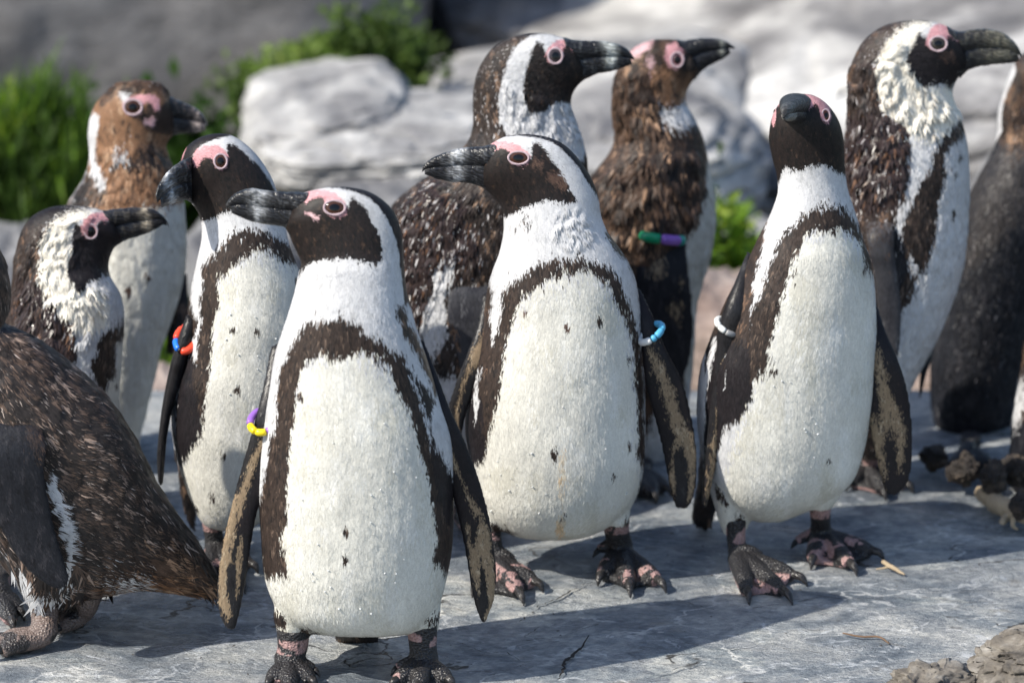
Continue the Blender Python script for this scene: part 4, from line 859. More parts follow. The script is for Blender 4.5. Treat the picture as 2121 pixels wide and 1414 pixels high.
z8 = zc(300, 260, 2.618); z9 = zc(300, 700, 2.438)
P4 = dict(x=510, y=.40, base='W', back='K', neck=.6,
 label='penguin with red and blue flipper band, left behind the front one, bill pointing down',
 body=[row(1098, 455, 500, 25), row(1088, 425, 530, 50), row(1060, 404, 566, 68), row(1020, 388, 602, 82), row(975, 372, 622, 88), row(920, 358, 638, 92), row(865, 354, 646, 92), row(805, 358, 648, 92), row(750, 374, 648, 88), row(695, 386, 644, 84), row(640, 389, 640, 78), row(590, 397, 630, 72), row(540, 408, 612, 64), row(500, 417, 598, 56), (418, 468, 590, 455, 49), (413, 447, 580, 418, 45), (406, 434, 560, 362, 41), (401, 426, 524, 312, 38), (397, 421, 478, 280, 36), (393, 417, 430, 279, 31), (389, 414, 390, 300, 24), (385, 412, 374, 332, 16)],
 layers=[('C', z8((400, 830), (540, 700), (700, 700), (900, 800), (900, 2200), (100, 2200), (330, 1410)), 3),
  ('D', z8((310, 740), (390, 665), (480, 580), (560, 548), (640, 560), (720, 600), (800, 650), (850, 760), (800, 745), (740, 720), (680, 670), (620, 660), (540, 690), (490, 740), (440, 790), (395, 820), (400, 960), (370, 1100), (360, 1200), (340, 1410)) + z9((340, 0), (325, 200), (300, 350), (290, 470), (250, 480), (240, 200), (240, 0)) + z8((270, 1300), (290, 1200), (305, 1050), (300, 950), (320, 850))),
  ('K', z9((190, 60), (240, 60), (250, 200), (290, 420), (270, 500), (210, 600), (170, 640), (150, 560), (148, 400), (165, 250))),
  ('D', z8((220, 880), (245, 860), (255, 1000), (290, 1060), (270, 1150), (230, 1100)), .7),
  ('D', z9((165, 640), (185, 680), (215, 780), (270, 860), (250, 870), (200, 790)), .5),
  ('H', z8((440, 95), (480, 100), (530, 140), (600, 200), (650, 260), (700, 340), (712, 360), (650, 420), (500, 450), (415, 465), (370, 500), (300, 522), (250, 400), (0, 450), (0, 330), (190, 190), (250, 165), (330, 125), (400, 128), (440, 150), (440, 110)), .35),
  ('K', z8((180, 190), (215, 190), (250, 165), (300, 110), (370, 78), (440, 58), (480, 50), (560, 80), (640, 170), (700, 290), (720, 360), (760, 360), (700, 150), (500, 0), (200, 0), (150, 150)), .2),
  ('P', z8((250, 185), (270, 138), (330, 106), (390, 106), (430, 130), (447, 160), (440, 220), (410, 238), (375, 215), (365, 190), (340, 170), (310, 180), (290, 220), (270, 232), (255, 210)), .3),
  ('P', z8((178, 205), (190, 160), (228, 115), (215, 150), (200, 192)), .3),
  ('D', ell(483, 679, 6, 7), .4), ('D', ell(532, 683, 6, 9), .4), ('D', ell(492, 803, 7, 9), .5), ('D', ell(463, 941, 6, 8), .6), ('D', ell(440, 1028, 8, 8), .9), ('D', ell(613, 577, 5, 7), .5)],
 thighs=[[(388, 1000, 500, 1020, 48), (400, 1045, 480, 1055, 36), (416, 1075, 464, 1078, 24)]],
 tails=[[(368, 930, 440, 960, 50, .04), (372, 1000, 420, 1020, 26, .07), (380, 1050, 404, 1075, 12, .09), (392, 1085, 410, 1100, 5, .10)]],
 flippers=[dict(secs=[(388, 650, 412, 668), (372, 690, 402, 700), (358, 735, 390, 740), (345, 790, 375, 795), (336, 840, 358, 845), (329, 895, 347, 900), (325, 945, 342, 950), (326, 980, 339, 985), (329, 1003, 337, 1005)], th=20, dy=-.03, tuck=.004, base='J')],
 feet=[dict(leg=(440, 1082, 44), heel=(446, 1160), tips=[(430, 1218), (508, 1232), (535, 1190)], hal=(470, 1140))],
 bill=dict(secs=[(398, 422, 396, 322, 22, -.012), (388, 416, 382, 331, 20, -.024), (376, 416, 366, 340, 17, -.036), (360, 421, 350, 353, 14, -.05), (346, 427, 336, 370, 11, -.062), (335, 430, 326, 388, 8, -.072), (328, 428, 322, 404, 4, -.078)], g=.38, band=(.55, .16)),
 eyes=[(457, 334, 15, 17, .8)],
 bands=[dict(c=(385, 702), r=(20, 27), tilt=.2, tilt2=.65, tube=4.8, dy=-.03, beads=[(110, 172, 'red'), (174, 232, 'blue'), (232, 246, 'black'), (248, 470, 'red')])],
 drops=[(450, 650, 600, 1000, 46, .0013)])

zA = zc(0, 140, 3.073)
P5 = dict(x=120, y=.52, base='W', back='B', neck=.5, rough=.0012, njit=.15,
 label='penguin at far left looking right with ruffled cream neck feathers and a hooked black bill',
 body=[row(1130, 40, 160, 60), row(1080, -10, 205, 82), row(1000, -32, 230, 90), row(920, -36, 241, 94), row(850, -33, 245, 94), row(780, -24, 250, 90), row(720, -10, 254, 84), row(680, 3, 258, 78), row(640, 13, 257, 72), row(605, 21, 248, 64), row(578, 25, 232, 57), (27, 553, 225, 558, 50), (34, 513, 226, 542, 45), (46, 475, 230, 528, 41), (70, 445, 234, 518, 38), (112, 427, 240, 510, 35), (165, 426, 248, 505, 32), (222, 438, 258, 499, 18)],
 layers=[('B', zA((640, 905), (600, 905), (500, 905), (440, 922), (380, 955), (330, 990), (290, 1040), (260, 1100), (250, 1180), (250, 1260), (250, 1410), (310, 1480), (360, 1540), (430, 1600), (470, 1670), (490, 1750), (480, 1880), (600, 2600), (-400, 2600), (-400, 800)), 1.2),
  ('S', zA((100, 1290), (250, 1300), (270, 1440), (360, 1540), (430, 1600), (470, 1680), (490, 1760), (440, 1850), (100, 1700), (60, 1500)), 1.2),
  ('K', zA((690, 915), (600, 890), (500, 900), (400, 930), (320, 990), (220, 1000), (150, 960), (300, 820), (700, 850)), .8),
  ('Y', zA((640, 912), (500, 910), (440, 925), (380, 958), (330, 992), (290, 1045), (262, 1100), (250, 1250), (260, 1420), (330, 1490), (400, 1570), (470, 1660), (600, 1680), (690, 1600), (700, 1500), (640, 1400), (500, 1400), (450, 1330), (460, 1000), (530, 950)), 1.0),
  ('K', zA((480, 990), (500, 985), (530, 1010), (545, 1075), (590, 1085), (625, 1050), (625, 1000), (640, 970), (690, 978), (700, 940), (690, 910), (760, 860), (1100, 900), (1100, 1120), (740, 1170), (720, 1260), (700, 1320), (640, 1316), (610, 1360), (560, 1340), (520, 1400), (480, 1380), (440, 1340), (425, 1280), (440, 1230), (460, 1150), (470, 1060)), .6),
  ('P', zA((527, 1010), (545, 960), (590, 935), (650, 920), (700, 940), (708, 968), (670, 982), (640, 968), (622, 1000), (628, 1050), (580, 1092), (540, 1075)), .3),
  ('D', zA((800, 1580), (720, 1630), (680, 1670), (620, 1710), (610, 1810), (580, 1870), (590, 1950), (640, 2040), (660, 2080), (690, 1990), (740, 1930), (730, 1800), (740, 1740), (800, 1700))),
  ('C', zA((790, 1710), (745, 1745), (738, 1800), (745, 1930), (690, 2000), (660, 2100), (640, 2500), (900, 2500), (900, 1700))), ('X', ell(242, 796, 3, 8), .5)],
 ruffle=[(zA((250, 1000), (640, 912), (450, 1330), (700, 1400), (700, 1650), (450, 1900), (100, 1750), (80, 1200)), .0042, 110)], rufsize=.5, lift=1.4,
 flippers=[dict(secs=[(-10, 700, 40, 690), (-30, 800, 50, 790), (-40, 900, 40, 900), (-30, 1000, 20, 1000)], th=8, dy=-.1, base='J', n=2000)],
 feet=[dict(leg=(70, 1110, 50), heel=(70, 1130), tips=[(100, 1165), (130, 1150), (140, 1135)], dark=1)],
 bill=dict(secs=[(246, 506, 212, 436, 20), (262, 497, 238, 433, 16), (284, 490, 268, 430, 13), (308, 482, 296, 430, 11), (326, 473, 318, 434, 9), (338, 466, 333, 443, 7), (346, 468, 343, 453, 4), (350, 478, 350, 466, 2)], g=.44, band=(.45, .1), lt=(.3, .26, .2)),
 eyes=[(188, 479, 15, 17, .6, 0, (.01, .01, .012))])

P6 = dict(x=260, y=.80, base='W', back='B', neck=.5, rough=.002, lift=1.5,
 label='moulting penguin with orange brown head and scruffy crown, back left before green plants',
 body=[row(985, 200, 262, 40), row(960, 180, 280, 60), row(900, 163, 292, 80), row(840, 146, 306, 88), row(780, 132, 322, 90), row(720, 120, 336, 90), row(660, 113, 358, 88), row(600, 111, 376, 86), row(540, 114, 384, 82), row(480, 120, 385, 78), row(430, 136, 382, 70), row(400, 153, 378, 62), row(370, 172, 368, 55), row(342, 182, 357, 50), (185, 312, 348, 326, 46), (182, 278, 345, 314, 43), (186, 243, 344, 304, 41), (203, 208, 347, 296, 40), (240, 177, 350, 290, 38), (292, 166, 353, 286, 35), (332, 176, 357, 282, 28), (354, 200, 362, 278, 18)],
 layers=[('C', zA((700, 890), (860, 880), (940, 870), (1050, 870), (1300, 850), (1300, 3000), (0, 3000), (300, 1000)), 1.2),
  ('N', zA((440, 870), (560, 640), (560, 500), (600, 100), (900, 30), (1200, 150), (1200, 850), (1050, 868), (960, 885), (860, 900), (700, 915), (560, 890))),
  ('T', zA((400, 900), (520, 700), (560, 640), (640, 700), (700, 760), (640, 860), (560, 890)), 1.2), ('Q', zA((480, 760), (560, 650), (640, 720), (600, 800), (560, 860), (440, 880)), 1.2),
  ('T', zA((640, 210), (690, 120), (800, 60), (1100, 60), (1120, 200), (1060, 180), (980, 175), (900, 165), (830, 180), (760, 160), (680, 220), (640, 260))),
  ('W', zA((570, 330), (600, 280), (640, 290), (625, 380), (605, 450), (610, 560), (640, 640), (690, 720), (650, 760), (600, 700), (565, 560), (560, 400)), .7),
  ('W', ell(252, 324, 20, 15), 1.5), ('T', zA((960, 480), (1060, 560), (1110, 640), (1000, 580), (900, 560), (860, 500)), 1), ('B', zA((700, 600), (900, 540), (1060, 560), (1110, 640), (1000, 610), (800, 640)), 1.5),
  ('B', zA((940, 225), (960, 215), (1000, 270), (1100, 190), (1110, 420), (1060, 430), (940, 400), (900, 350), (860, 310), (930, 290)), .6),
  ('P', zA((785, 230), (830, 190), (900, 172), (985, 178), (1022, 205), (1022, 270), (990, 282), (975, 232), (940, 220), (915, 250), (905, 290), (860, 305), (805, 285)), .3), ('W', zA((760, 160), (830, 165), (830, 190), (795, 225)), .6), ('L', zA((915, 330), (960, 318), (1000, 325), (985, 375), (920, 350)), .5),
  ('X', ell(306, 573, 6, 10), .5), ('X', ell(266, 601, 6, 9), .5)],
 ruffle=[(zA((560, 640), (600, 500), (1100, 500), (1100, 850), (450, 880)), .002, 110), (zA((640, 220), (700, 80), (1100, 60), (1100, 190), (800, 170)), .003, 120)],
 flippers=[dict(secs=[(118, 520, 150, 510), (105, 600, 160, 600), (100, 700, 160, 700), (110, 800, 155, 800), (125, 870, 145, 870)], th=8, dy=.01, base='J', n=2000), dict(secs=[(362, 560, 388, 565), (352, 630, 392, 640), (345, 700, 385, 700), (345, 730, 372, 735)], th=8, dy=.03, base='Q', n=4000)],
 feet=[dict(leg=(235, 960, 40), heel=(235, 1012), tips=[(215, 1040), (260, 1045), (290, 1030)])],
 bill=dict(secs=[(348, 286, 346, 196, 20), (364, 279, 362, 204, 16), (384, 277, 382, 213, 13), (402, 276, 400, 221, 11), (416, 273, 413, 230, 9), (426, 271, 423, 241, 6), (431, 269, 429, 254, 3)], g=.4, band=(.66, .2), lt=(.42, .34, .30), paletip=1),
 eyes=[(275, 222, 21, 18, .72)])

zC = zc(780, 40, 2.719)
P7 = dict(x=1000, y=.64, base='B', back='B', neck=.45, rough=.0015, lift=1.6, njit=.22, speck=(.03, (.5, .48, .48)),
 label='penguin with wet speckled brown back behind the middle one, head looking right',
 body=[row(1075, 860, 990, 50), row(1040, 830, 1020, 74), row(960, 800, 1070, 90), row(880, 788, 1110, 98), row(800, 784, 1140, 100), row(710, 782, 1162, 100), row(620, 784, 1180, 100), row(540, 788, 1196, 98), row(475, 796, 1208, 92), (812, 425, 1216, 420, 86), (850, 390, 1219, 380, 76), (900, 355, 1218, 350, 66), (947, 318, 1216, 325, 56), (972, 285, 1207, 290, 49), (979, 252, 1196, 262, 44), (979, 218, 1187, 238, 41), (981, 180, 1183, 220, 40), (992, 140, 1183, 206, 38), (1022, 98, 1186, 195, 36), (1070, 74, 1191, 185, 34), (1125, 69, 1200, 174, 29), (1182, 82, 1216, 158, 17)],
 layers=[('Q', FAR),
  ('S', [(780, 560), (820, 430), (900, 370), (960, 420), (1000, 520), (960, 560), (900, 600), (860, 700), (880, 760), (800, 800)], 3),
  ('W', [(905, 560), (925, 540), (945, 535), (938, 570), (925, 600), (922, 640), (932, 690), (915, 715), (890, 740), (868, 700), (880, 650), (895, 600)], 1.4), ('W', [(700, 770), (940, 780), (1000, 770), (1000, 1200), (700, 1200)], 1),
  ('W', zC((860, 95), (940, 78), (1100, 100), (1130, 120), (1060, 300), (1100, 460), (1180, 700), (1190, 760), (1150, 800), (1160, 1000), (700, 1000), (760, 650), (710, 620), (690, 560), (685, 480), (695, 400), (710, 330), (740, 240), (770, 180), (820, 130)), .6),
  ('D', zC((1165, 755), (1210, 720), (1210, 920), (1180, 860), (1140, 830)), .7),
  ('H', zC((905, 125), (940, 140), (958, 200), (985, 160), (1050, 132), (1116, 158), (1130, 100), (1460, 100), (1460, 320), (1170, 340), (1110, 400), (1095, 480), (1040, 468), (980, 472), (940, 510), (900, 520), (850, 512), (832, 450), (825, 380), (850, 280), (870, 200)), .45),
  ('K', zC((840, 96), (940, 76), (1000, 88), (1110, 118), (1110, 60), (840, 60)), .2),
  ('P', zC((955, 195), (980, 150), (1010, 125), (1060, 116), (1110, 138), (1127, 168), (1110, 178), (1080, 152), (1050, 160), (1055, 210), (1010, 250), (972, 238)), .3)],
 ruffle=[(zC((700, 330), (830, 400), (1100, 480), (1180, 700), (760, 680)), .003, 120), ([(780, 560), (820, 430), (900, 370), (1000, 400), (1000, 560), (900, 620), (860, 780), (780, 800)], .0035, 130)],
 flippers=[dict(secs=[(985, 515, 1050, 490), (950, 555, 1062, 545), (930, 600, 1068, 605), (925, 645, 1066, 660), (932, 690, 1062, 715), (945, 735, 1055, 765), (960, 790, 1045, 815), (980, 850, 1030, 865)], th=8, dy=-.095, base='G', fl=.006, n=7000, layers=[('T', [(930, 660), (936, 668), (955, 720), (950, 730), (938, 700)], .8)])],
 feet=[dict(leg=(960, 1060, 50), heel=(965, 1100), tips=[(990, 1130), (1030, 1125), (1050, 1105)], dark=1)],
 bill=dict(secs=[(1196, 178, 1166, 77, 20), (1214, 164, 1190, 83, 16), (1238, 153, 1216, 84, 13), (1262, 149, 1244, 85, 11.5), (1282, 144, 1272, 89, 10), (1298, 138, 1292, 97, 8), (1309, 133, 1304, 107, 5.5), (1315, 129, 1313, 119, 3)], g=.42, band=(.52, .12), lt=(.36, .38, .36)),
 eyes=[(1150, 116, 17, 18, .74, 0, (.05, .04, .045))],
 drops=[(812, 420, 980, 560, 120, .0010), (840, 560, 900, 700, 30, .0010)])

zD = zc(1180, 60, 2.2105)
P8 = dict(x=1340, y=.86, base='T', back='T', neck=.45, rough=.002, lift=1.6, flen=.011, njit=.16,
 label='brown moulting penguin with green and purple flipper band, bill raised to the right',
 body=[row(1000, 1310, 1370, 40), row(960, 1280, 1395, 66), row(880, 1250, 1418, 82), row(800, 1226, 1430, 90), row(720, 1210, 1436, 92), row(640, 1198, 1442, 94), row(580, 1194, 1458, 94), row(520, 1194, 1475, 92), row(460, 1198, 1483, 88), row(405, 1208, 1481, 82), row(365, 1226, 1472, 74), row(335, 1248, 1467, 66), row(308, 1266, 1461, 58), row(280, 1273, 1454, 51), row(255, 1269, 1443, 46), (1266, 232, 1433, 235, 43), (1267, 203, 1424, 219, 41), (1272, 168, 1421, 206, 39), (1286, 132, 1422, 193, 37), (1312, 100, 1427, 181, 34), (1348, 84, 1434, 170, 31), (1384, 81, 1443, 159, 26), (1412, 84, 1453, 148, 16)],
 layers=[('Q', zD((150, 620), (600, 480), (620, 780), (590, 900), (200, 1100), (100, 700)), 4), ('T', zD((100, 700), (300, 560), (560, 700), (600, 880), (300, 1000), (130, 900)), 5),
  ('W', zD((400, 370), (530, 340), (580, 420), (530, 440), (470, 440), (420, 420)), 1.2),
  ('C', zD((625, 560), (622, 760), (590, 850), (545, 930), (520, 1000), (500, 1100), (540, 2000), (900, 2000), (900, 500))), ('W', zD((400, 1700), (700, 1500), (700, 2300), (200, 2300)), 1),
  ('N', zD((380, 180), (440, 170), (520, 240), (560, 190), (620, 190), (530, 330), (440, 340), (380, 250))), ('Q', zD((500, 100), (620, 40), (640, 180), (560, 200), (520, 180)), .8),
  ('L', zD((280, 120), (290, 70), (350, 48), (400, 52), (370, 90), (300, 130)), .7), ('P', zD((450, 75), (520, 55), (560, 72), (552, 98), (520, 98), (532, 140), (500, 182), (460, 170), (443, 130)), .3), ('L', ell(1351, 128, 10, 10), 1)],
 ruffle=[(zD((100, 700), (300, 560), (600, 560), (600, 880), (300, 1000), (130, 1000)), .005, 60), (zD((190, 150), (420, 200), (420, 500), (190, 500)), .003, 110)], rufsize=.5,
 flippers=[dict(secs=[(1312, 470, 1412, 455), (1308, 505, 1420, 500), (1312, 560, 1426, 560), (1320, 620, 1433, 620), (1330, 680, 1436, 680), (1346, 735, 1430, 735), (1372, 780, 1415, 785)], th=8, dy=-.09, base='V', fl=.006, layers=[('F', ell(1365, 545, 12, 20, a=.4), 1.6), ('F', ell(1398, 632, 18, 7), 1.3), ('F', ell(1330, 512, 7, 5), 1), ('F', ell(1410, 577, 6, 5), .6), ('T', [(1300, 520), (1316, 480), (1330, 490), (1312, 540), (1300, 560)], 1), ('F', ell(1403, 658, 8, 5), .8), ('F', ell(1350, 560, 10, 4), 1.3)])],
 feet=[dict(leg=(1330, 985, 44), heel=(1330, 1010), tips=[(1310, 1040), (1360, 1045), (1390, 1030)], dark=1)],
 bill=dict(secs=[(1440, 166, 1398, 80, 20), (1452, 150, 1418, 84, 16), (1468, 137, 1440, 80, 13), (1485, 129, 1464, 79, 11), (1501, 120, 1488, 81, 9), (1513, 111, 1506, 87, 6), (1524, 104, 1521, 97, 3)], g=.42, band=(.72, .1), lt=(.2, .2, .17)),
 eyes=[(1402, 124, 15, 17, .5, 0, (.03, .015, .015))],
 bands=[dict(c=(1372, 493), r=(41, 26), tilt=-.12, tilt2=-.2, tube=7, dy=-.09, beads=[(-178, -95, 'green'), (-95, -30, 'purple'), (-30, 10, 'teal')])])

zE = zc(1700, 20, 2.618)
P9 = dict(x=1850, y=.70, base='W', back='B', neck=.45, rough=.0016, lift=1.5, njit=.18, speck=(.02, (.45, .42, .42)),
 label='tall penguin on the right, scruffy cream neck, glossy speckled nape, heavy bill pointing right',
 body=[row(950, 1785, 1838, 34), row(925, 1768, 1850, 56), row(870, 1748, 1866, 78), row(810, 1738, 1885, 88), row(755, 1732, 1916, 92), row(700, 1728, 1945, 94), row(640, 1724, 1969, 95), row(570, 1720, 1992, 94), row(500, 1720, 2002, 92), row(440, 1724, 2007, 86), row(385, 1730, 2009, 80), row(335, 1738, 2007, 72), row(295, 1746, 2003, 65), row(262, 1753, 1996, 57), row(235, 1757, 1987, 51), (1756, 205, 1977, 210, 47), (1757, 168, 1973, 195, 44), (1766, 125, 1975, 183, 42), (1790, 83, 1979, 172, 40), (1832, 53, 1984, 163, 38), (1885, 42, 1991, 155, 35), (1938, 46, 1998, 149, 29), (1987, 66, 2008, 143, 18)],
 layers=[('B', zE((620, 66), (560, 62), (460, 90), (400, 130), (350, 180), (320, 240), (300, 320), (300, 420), (310, 500), (350, 560), (420, 600), (470, 640), (490, 740), (480, 850), (470, 960), (440, 1050), (400, 1150), (390, 1500), (400, 2500), (-300, 2500), (-300, 0), (600, 20)), 1.1),
  ('S', zE((140, 560), (330, 540), (420, 600), (470, 640), (490, 740), (480, 850), (460, 960), (400, 1080), (200, 1120), (100, 900)), 1.1), ('B', zE((180, 250), (320, 230), (310, 500), (200, 540), (150, 400)), 3),
  ('Y', zE((620, 66), (520, 64), (460, 92), (400, 132), (350, 185), (320, 250), (302, 330), (300, 430), (320, 510), (370, 565), (430, 605), (480, 660), (560, 700), (640, 690), (700, 640), (740, 590), (780, 560), (720, 430), (560, 420), (470, 290), (540, 120))),
  ('K', zE((540, 122), (580, 150), (590, 195), (612, 140), (670, 100), (735, 135), (760, 108), (1100, 100), (1100, 320), (850, 315), (760, 350), (730, 400), (715, 430), (660, 400), (600, 410), (560, 432), (520, 380), (500, 340), (465, 290), (490, 220)), .7), ('X', zE((640, 240), (720, 220), (740, 280), (680, 270)), 1),
  ('P', zE((575, 190), (582, 150), (605, 98), (660, 74), (715, 95), (750, 135), (752, 168), (735, 172), (705, 142), (690, 150), (690, 195), (650, 226), (600, 215)), .3),
  ('K', zE((420, 62), (520, 50), (620, 62), (700, 88), (760, 115), (760, 60), (520, 10), (350, 40)), .3),
  ('D', zE((745, 600), (690, 650), (640, 700), (610, 760), (600, 850), (560, 900), (530, 960), (480, 1060), (440, 1200), (440, 1260), (440, 1500)) + z7((440, 60), (480, 150), (460, 230), (430, 290), (400, 320), (380, 360), (380, 100), (450, 150), (500, 140), (560, 20)) + zE((600, 1290), (630, 1180), (640, 1050), (660, 960), (680, 870), (668, 790), (700, 730), (750, 690), (800, 640), (800, 580))),
  ('V', zE((385, 1120), (450, 1250), (480, 1400), (440, 1500), (380, 1600), (370, 1300)), .8),
  ('D', ell(1988, 320, 4, 7), .6), ('D', ell(1973, 345, 4, 9), .6), ('D', ell(1975, 442, 4, 11), .5), ('D', ell(1980, 360, 3, 5), .6)],
 ruffle=[(zE((300, 300), (460, 90), (540, 400), (780, 560), (600, 720), (480, 640), (320, 540)), .0065, 95), (zE((140, 300), (320, 240), (330, 540), (480, 660), (480, 950), (250, 1100), (130, 900)), .0055, 110)], rufsize=.8,
 tails=[[(1735, 860, 1800, 880, 40, .06), (1740, 930, 1790, 940, 20, .09), (1745, 965, 1775, 970, 8, .1)]],
 flippers=[dict(tuck=.10, secs=[(1780, 410, 1862, 400), (1788, 445, 1856, 432), (1796, 480, 1852, 470), (1800, 520, 1852, 520), (1810, 565, 1858, 565), (1816, 625, 1866, 625), (1826, 678, 1866, 676), (1842, 715, 1863, 714), (1855, 733, 1860, 733)], th=8, dy=-.095, base='G', fl=.006, layers=[('B', [(1760, 380), (1885, 380), (1868, 455), (1850, 485), (1812, 470), (1780, 500)], 4)]),
  dict(secs=[(1915, 690, 1938, 705), (1910, 735, 1930, 742), (1906, 775, 1918, 778), (1904, 805, 1911, 807), (1905, 824, 1908, 825)], th=9, dy=.06, base='J', n=1500)],
 feet=[dict(leg=(1805, 945, 44), heel=(1800, 990), tips=[(1752, 1020), (1835, 1040), (1892, 1024)]), ],
 bill=dict(secs=[(1988, 163, 1960, 53, 22), (2006, 146, 1985, 65, 18), (2030, 137, 2012, 62, 15), (2056, 134, 2045, 60, 13.5), (2080, 132, 2074, 67, 12), (2098, 130, 2094, 80, 9.5), (2110, 127, 2108, 96, 6.5), (2116, 124, 2116, 113, 3)], g=.42, band=(.6, .35), bs=.35, lt=(.3, .28, .2)),
 eyes=[(1943, 91, 20, 17, .68, 0, (.045, .04, .035))],
 drops=[(1760, 260, 1880, 420, 80, .0011)])

P10 = dict(x=2050, y=.98, base='V', back='V', neck=.4, rough=.0016, njit=.2, lift=1.5, speck=(.006, (.20, .19, .20)),
 label='dark backed penguin at right edge, brown nape, head out of view',
 body=[row(945, 1965, 2020, 30), row(930, 1944, 2052, 50), row(880, 1933, 2098, 80), row(820, 1928, 2118, 92), row(755, 1928, 2134, 96), row(690, 1938, 2150, 98), row(610, 1952, 2170, 98), row(530, 1968, 2186, 96), row(460, 1986, 2196, 90), row(405, 2006, 2200, 82), row(355, 2032, 2200, 70), row(315, 2054, 2194, 58), row(280, 2065, 2184, 50), row(235, 2067, 2172, 45), row(195, 2077, 2168, 42), (2090, 155, 2172, 178, 40), (2108, 122, 2180, 166, 36), (2140, 100, 2192, 156, 32), (2190, 98, 2208, 146, 20)],
 layers=[('V', FAR), ('T', [(2066, 290), (2075, 190), (2100, 130), (2200, 80), (2200, 310), (2100, 320)], 2), ('U', [(1900, 310), (2300, 310), (2300, 560), (1900, 700)], 3), ('V', [(1900, 1100), (1900, 640), (1980, 580), (2060, 510), (2140, 430), (2300, 400), (2300, 1100)], 2),  # last blue-black area paints a cast shade over the lower back
  ('W', [(2000, 300), (2063, 290), (2076, 270), (2075, 228), (2087, 188), (2106, 146), (2100, 112), (2040, 180)], .3), ('W', [(1900, 840), (1930, 840), (1936, 880), (1946, 920), (1900, 940)], .5)],
 feet=[dict(leg=(2010, 930, 44), heel=(2005, 965), tips=[(1970, 985), (2010, 995), (2060, 985)], dark=1)],
 bill=dict(secs=[(2204, 150, 2184, 92, 16), (2240, 146, 2230, 96, 12), (2280, 140, 2275, 104, 8), (2300, 134, 2300, 120, 3)]))

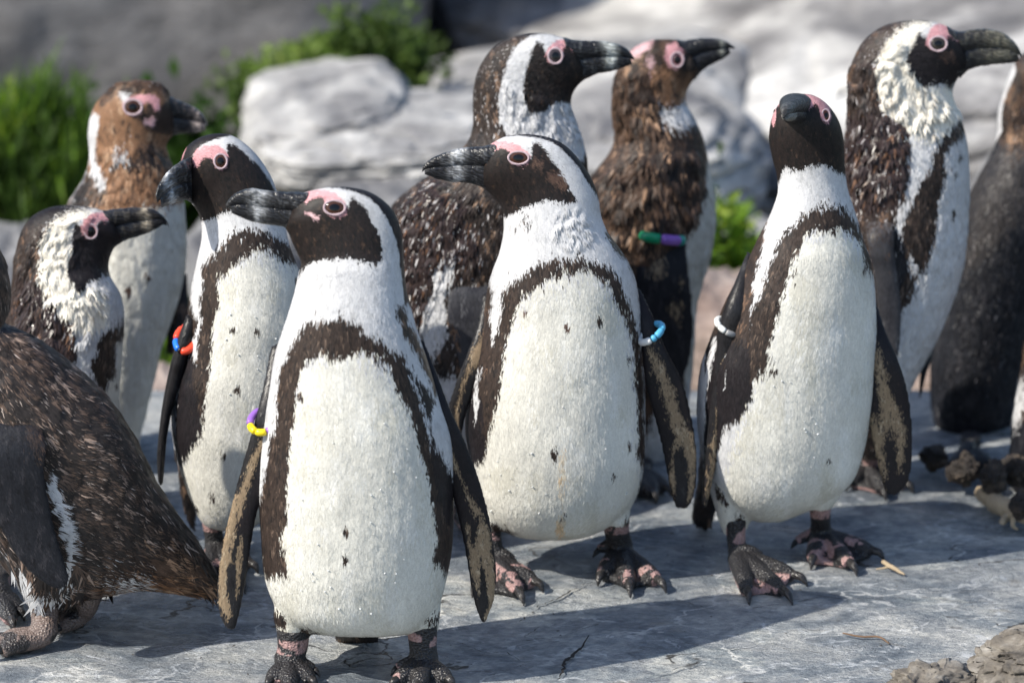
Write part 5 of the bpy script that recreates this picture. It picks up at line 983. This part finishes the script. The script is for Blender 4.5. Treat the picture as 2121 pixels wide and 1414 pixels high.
P11 = dict(x=60, y=.13, base='B', back='B', neck=.95, rough=.0016, flen=.0125, ang=-.65, nf=90000, lift=2.0, wide=.10, elong=5.5, speck=(.02, (.40, .33, .29)), tl=[0, .10, .22, .8, 1], voxel=.0035, sizes=[.034, .022, .0135, .012, .010],
 label='brown streaked penguin at the left edge, tail pointing right, head out of frame',
 body=[(436, 1229, 446, 1203, 8), (408, 1231, 432, 1165, 20), (366, 1227, 405, 1116, 38), (318, 1222, 365, 1060, 58), (262, 1226, 318, 985, 76), (205, 1236, 275, 898, 92), (140, 1250, 222, 820, 102), (78, 1262, 160, 762, 108), (30, 1200, 102, 718, 110), (-30, 1120, 52, 688, 106), (-78, 1020, 20, 673, 96), (-110, 920, 6, 668, 84), (-128, 820, 8, 662, 72), (-134, 740, 17, 648, 62), (-134, 670, 22, 612, 54), (-134, 610, 18, 570, 50), (-134, 550, 2, 520, 46), (-140, 500, -40, 460, 36), (-170, 490, -140, 440, 18)],
 layers=[('R', FAR), ('T', [(240, 1150), (330, 1120), (420, 1180), (440, 1230), (260, 1250), (200, 1245), (200, 1190)], 4), 
  ('K', [(0, 665), (60, 672), (90, 700), (40, 690), (0, 678)], 1), ('X', [(185, 770), (205, 790), (212, 810), (196, 800)], 1),
  ('W', z3b := [(x/2.752, 900+y/2.752) for x, y in ((262, 170), (300, 240), (330, 340), (355, 440), (385, 560), (400, 700), (395, 780), (370, 800), (320, 500), (250, 300))], .8),
  ('W', [(x/2.752, 900+y/2.752) for x, y in ((-50, 600), (80, 740), (200, 840), (380, 870), (330, 975), (200, 990), (150, 930), (90, 760))], 1),
  ('N', [(200, 1228), (260, 1208), (330, 1200), (400, 1212), (430, 1228), (380, 1250), (200, 1260)], 3), ('W', [(215, 1222), (260, 1205), (300, 1203), (310, 1225), (230, 1240)], 4), ('T', [(60, 1242), (120, 1248), (180, 1235), (190, 1270), (60, 1270)], 1.5)],
 thighs=[[(40, 1130, 180, 1130, 60, -.02), (52, 1190, 150, 1200, 46, -.02), (56, 1240, 122, 1250, 32, -.02)], [(110, 1150, 240, 1150, 50, .05), (130, 1200, 225, 1205, 40, .05), (148, 1235, 210, 1240, 26, .05)]],
 flippers=[dict(secs=[(-70, 850, 40, 842), (-74, 885, 82, 880), (-68, 930, 94, 925), (-50, 980, 92, 980), (-25, 1040, 101, 1038), (5, 1100, 114, 1098), (38, 1155, 130, 1150), (78, 1196, 141, 1190), (115, 1216, 138, 1210)], th=9, dy=-.115, base='V', fl=.006, n=16000, layers=[('B', [(40, 870), (80, 880), (95, 930), (80, 960), (60, 900)], 2.5)])],
 feet=[dict(leg=(92, 1262, 58), heel=(92, 1344), tips=[(-20, 1370), (-35, 1352), (-10, 1335)], pale=1), dict(leg=(182, 1245, 50), heel=(170, 1302), tips=[(112, 1322), (95, 1306), (110, 1292)], pale=1)])

P12 = dict(x=2170, y=.70, base='B', back='B', neck=.9, rough=.002,
 label='penguin flank cut off low at the right edge, brown and white feathers',
 body=[row(1060, 2125, 2230, 40), row(1020, 2100, 2280, 70), row(960, 2091, 2300, 90), row(890, 2093, 2310, 94), row(820, 2102, 2310, 94), row(760, 2113, 2305, 90), row(700, 2124, 2298, 84), row(640, 2140, 2286, 74), row(590, 2155, 2272, 62), row(550, 2164, 2262, 54), row(515, 2166, 2258, 48), (2170, 480, 2262, 490, 44), (2185, 452, 2270, 470, 36), (2210, 446, 2280, 462, 20)],
 layers=[('T', FAR), ('W', [(2085, 900), (2100, 780), (2150, 800), (2110, 870), (2098, 910)], 2), ('V', [(2060, 1100), (2080, 910), (2110, 870), (2200, 840), (2400, 840), (2400, 1100)], 1.5)], nf=15000)

P13 = dict(x=-60, y=.42, base='C', back='K', neck=.9,
 label='sliver of penguin belly and foot behind the streaked penguin at the lower left edge',
 body=[row(1215, -70, -10, 40), row(1200, -110, 22, 66), row(1150, -150, 34, 84), row(1080, -165, 36, 90), row(980, -170, 34, 92), row(880, -165, 24, 90), row(800, -150, 8, 80), row(740, -130, -12, 66), row(700, -110, -30, 50)],
 layers=[('O', [(-200, 1130), (100, 1110), (100, 1230), (-200, 1240)], 3)], nf=9000,
 feet=[dict(leg=(-8, 1205, 60), heel=(-5, 1262), tips=[(30, 1310), (50, 1288), (45, 1268)], dark=1)])
BIRDS = [P1, P2, P3, P4, P5, P6, P7, P8, P9, P10, P11, P12, P13]

for i_, s_ in enumerate(BIRDS):
    rng = np.random.default_rng(100+i_)
    make_penguin(s_)
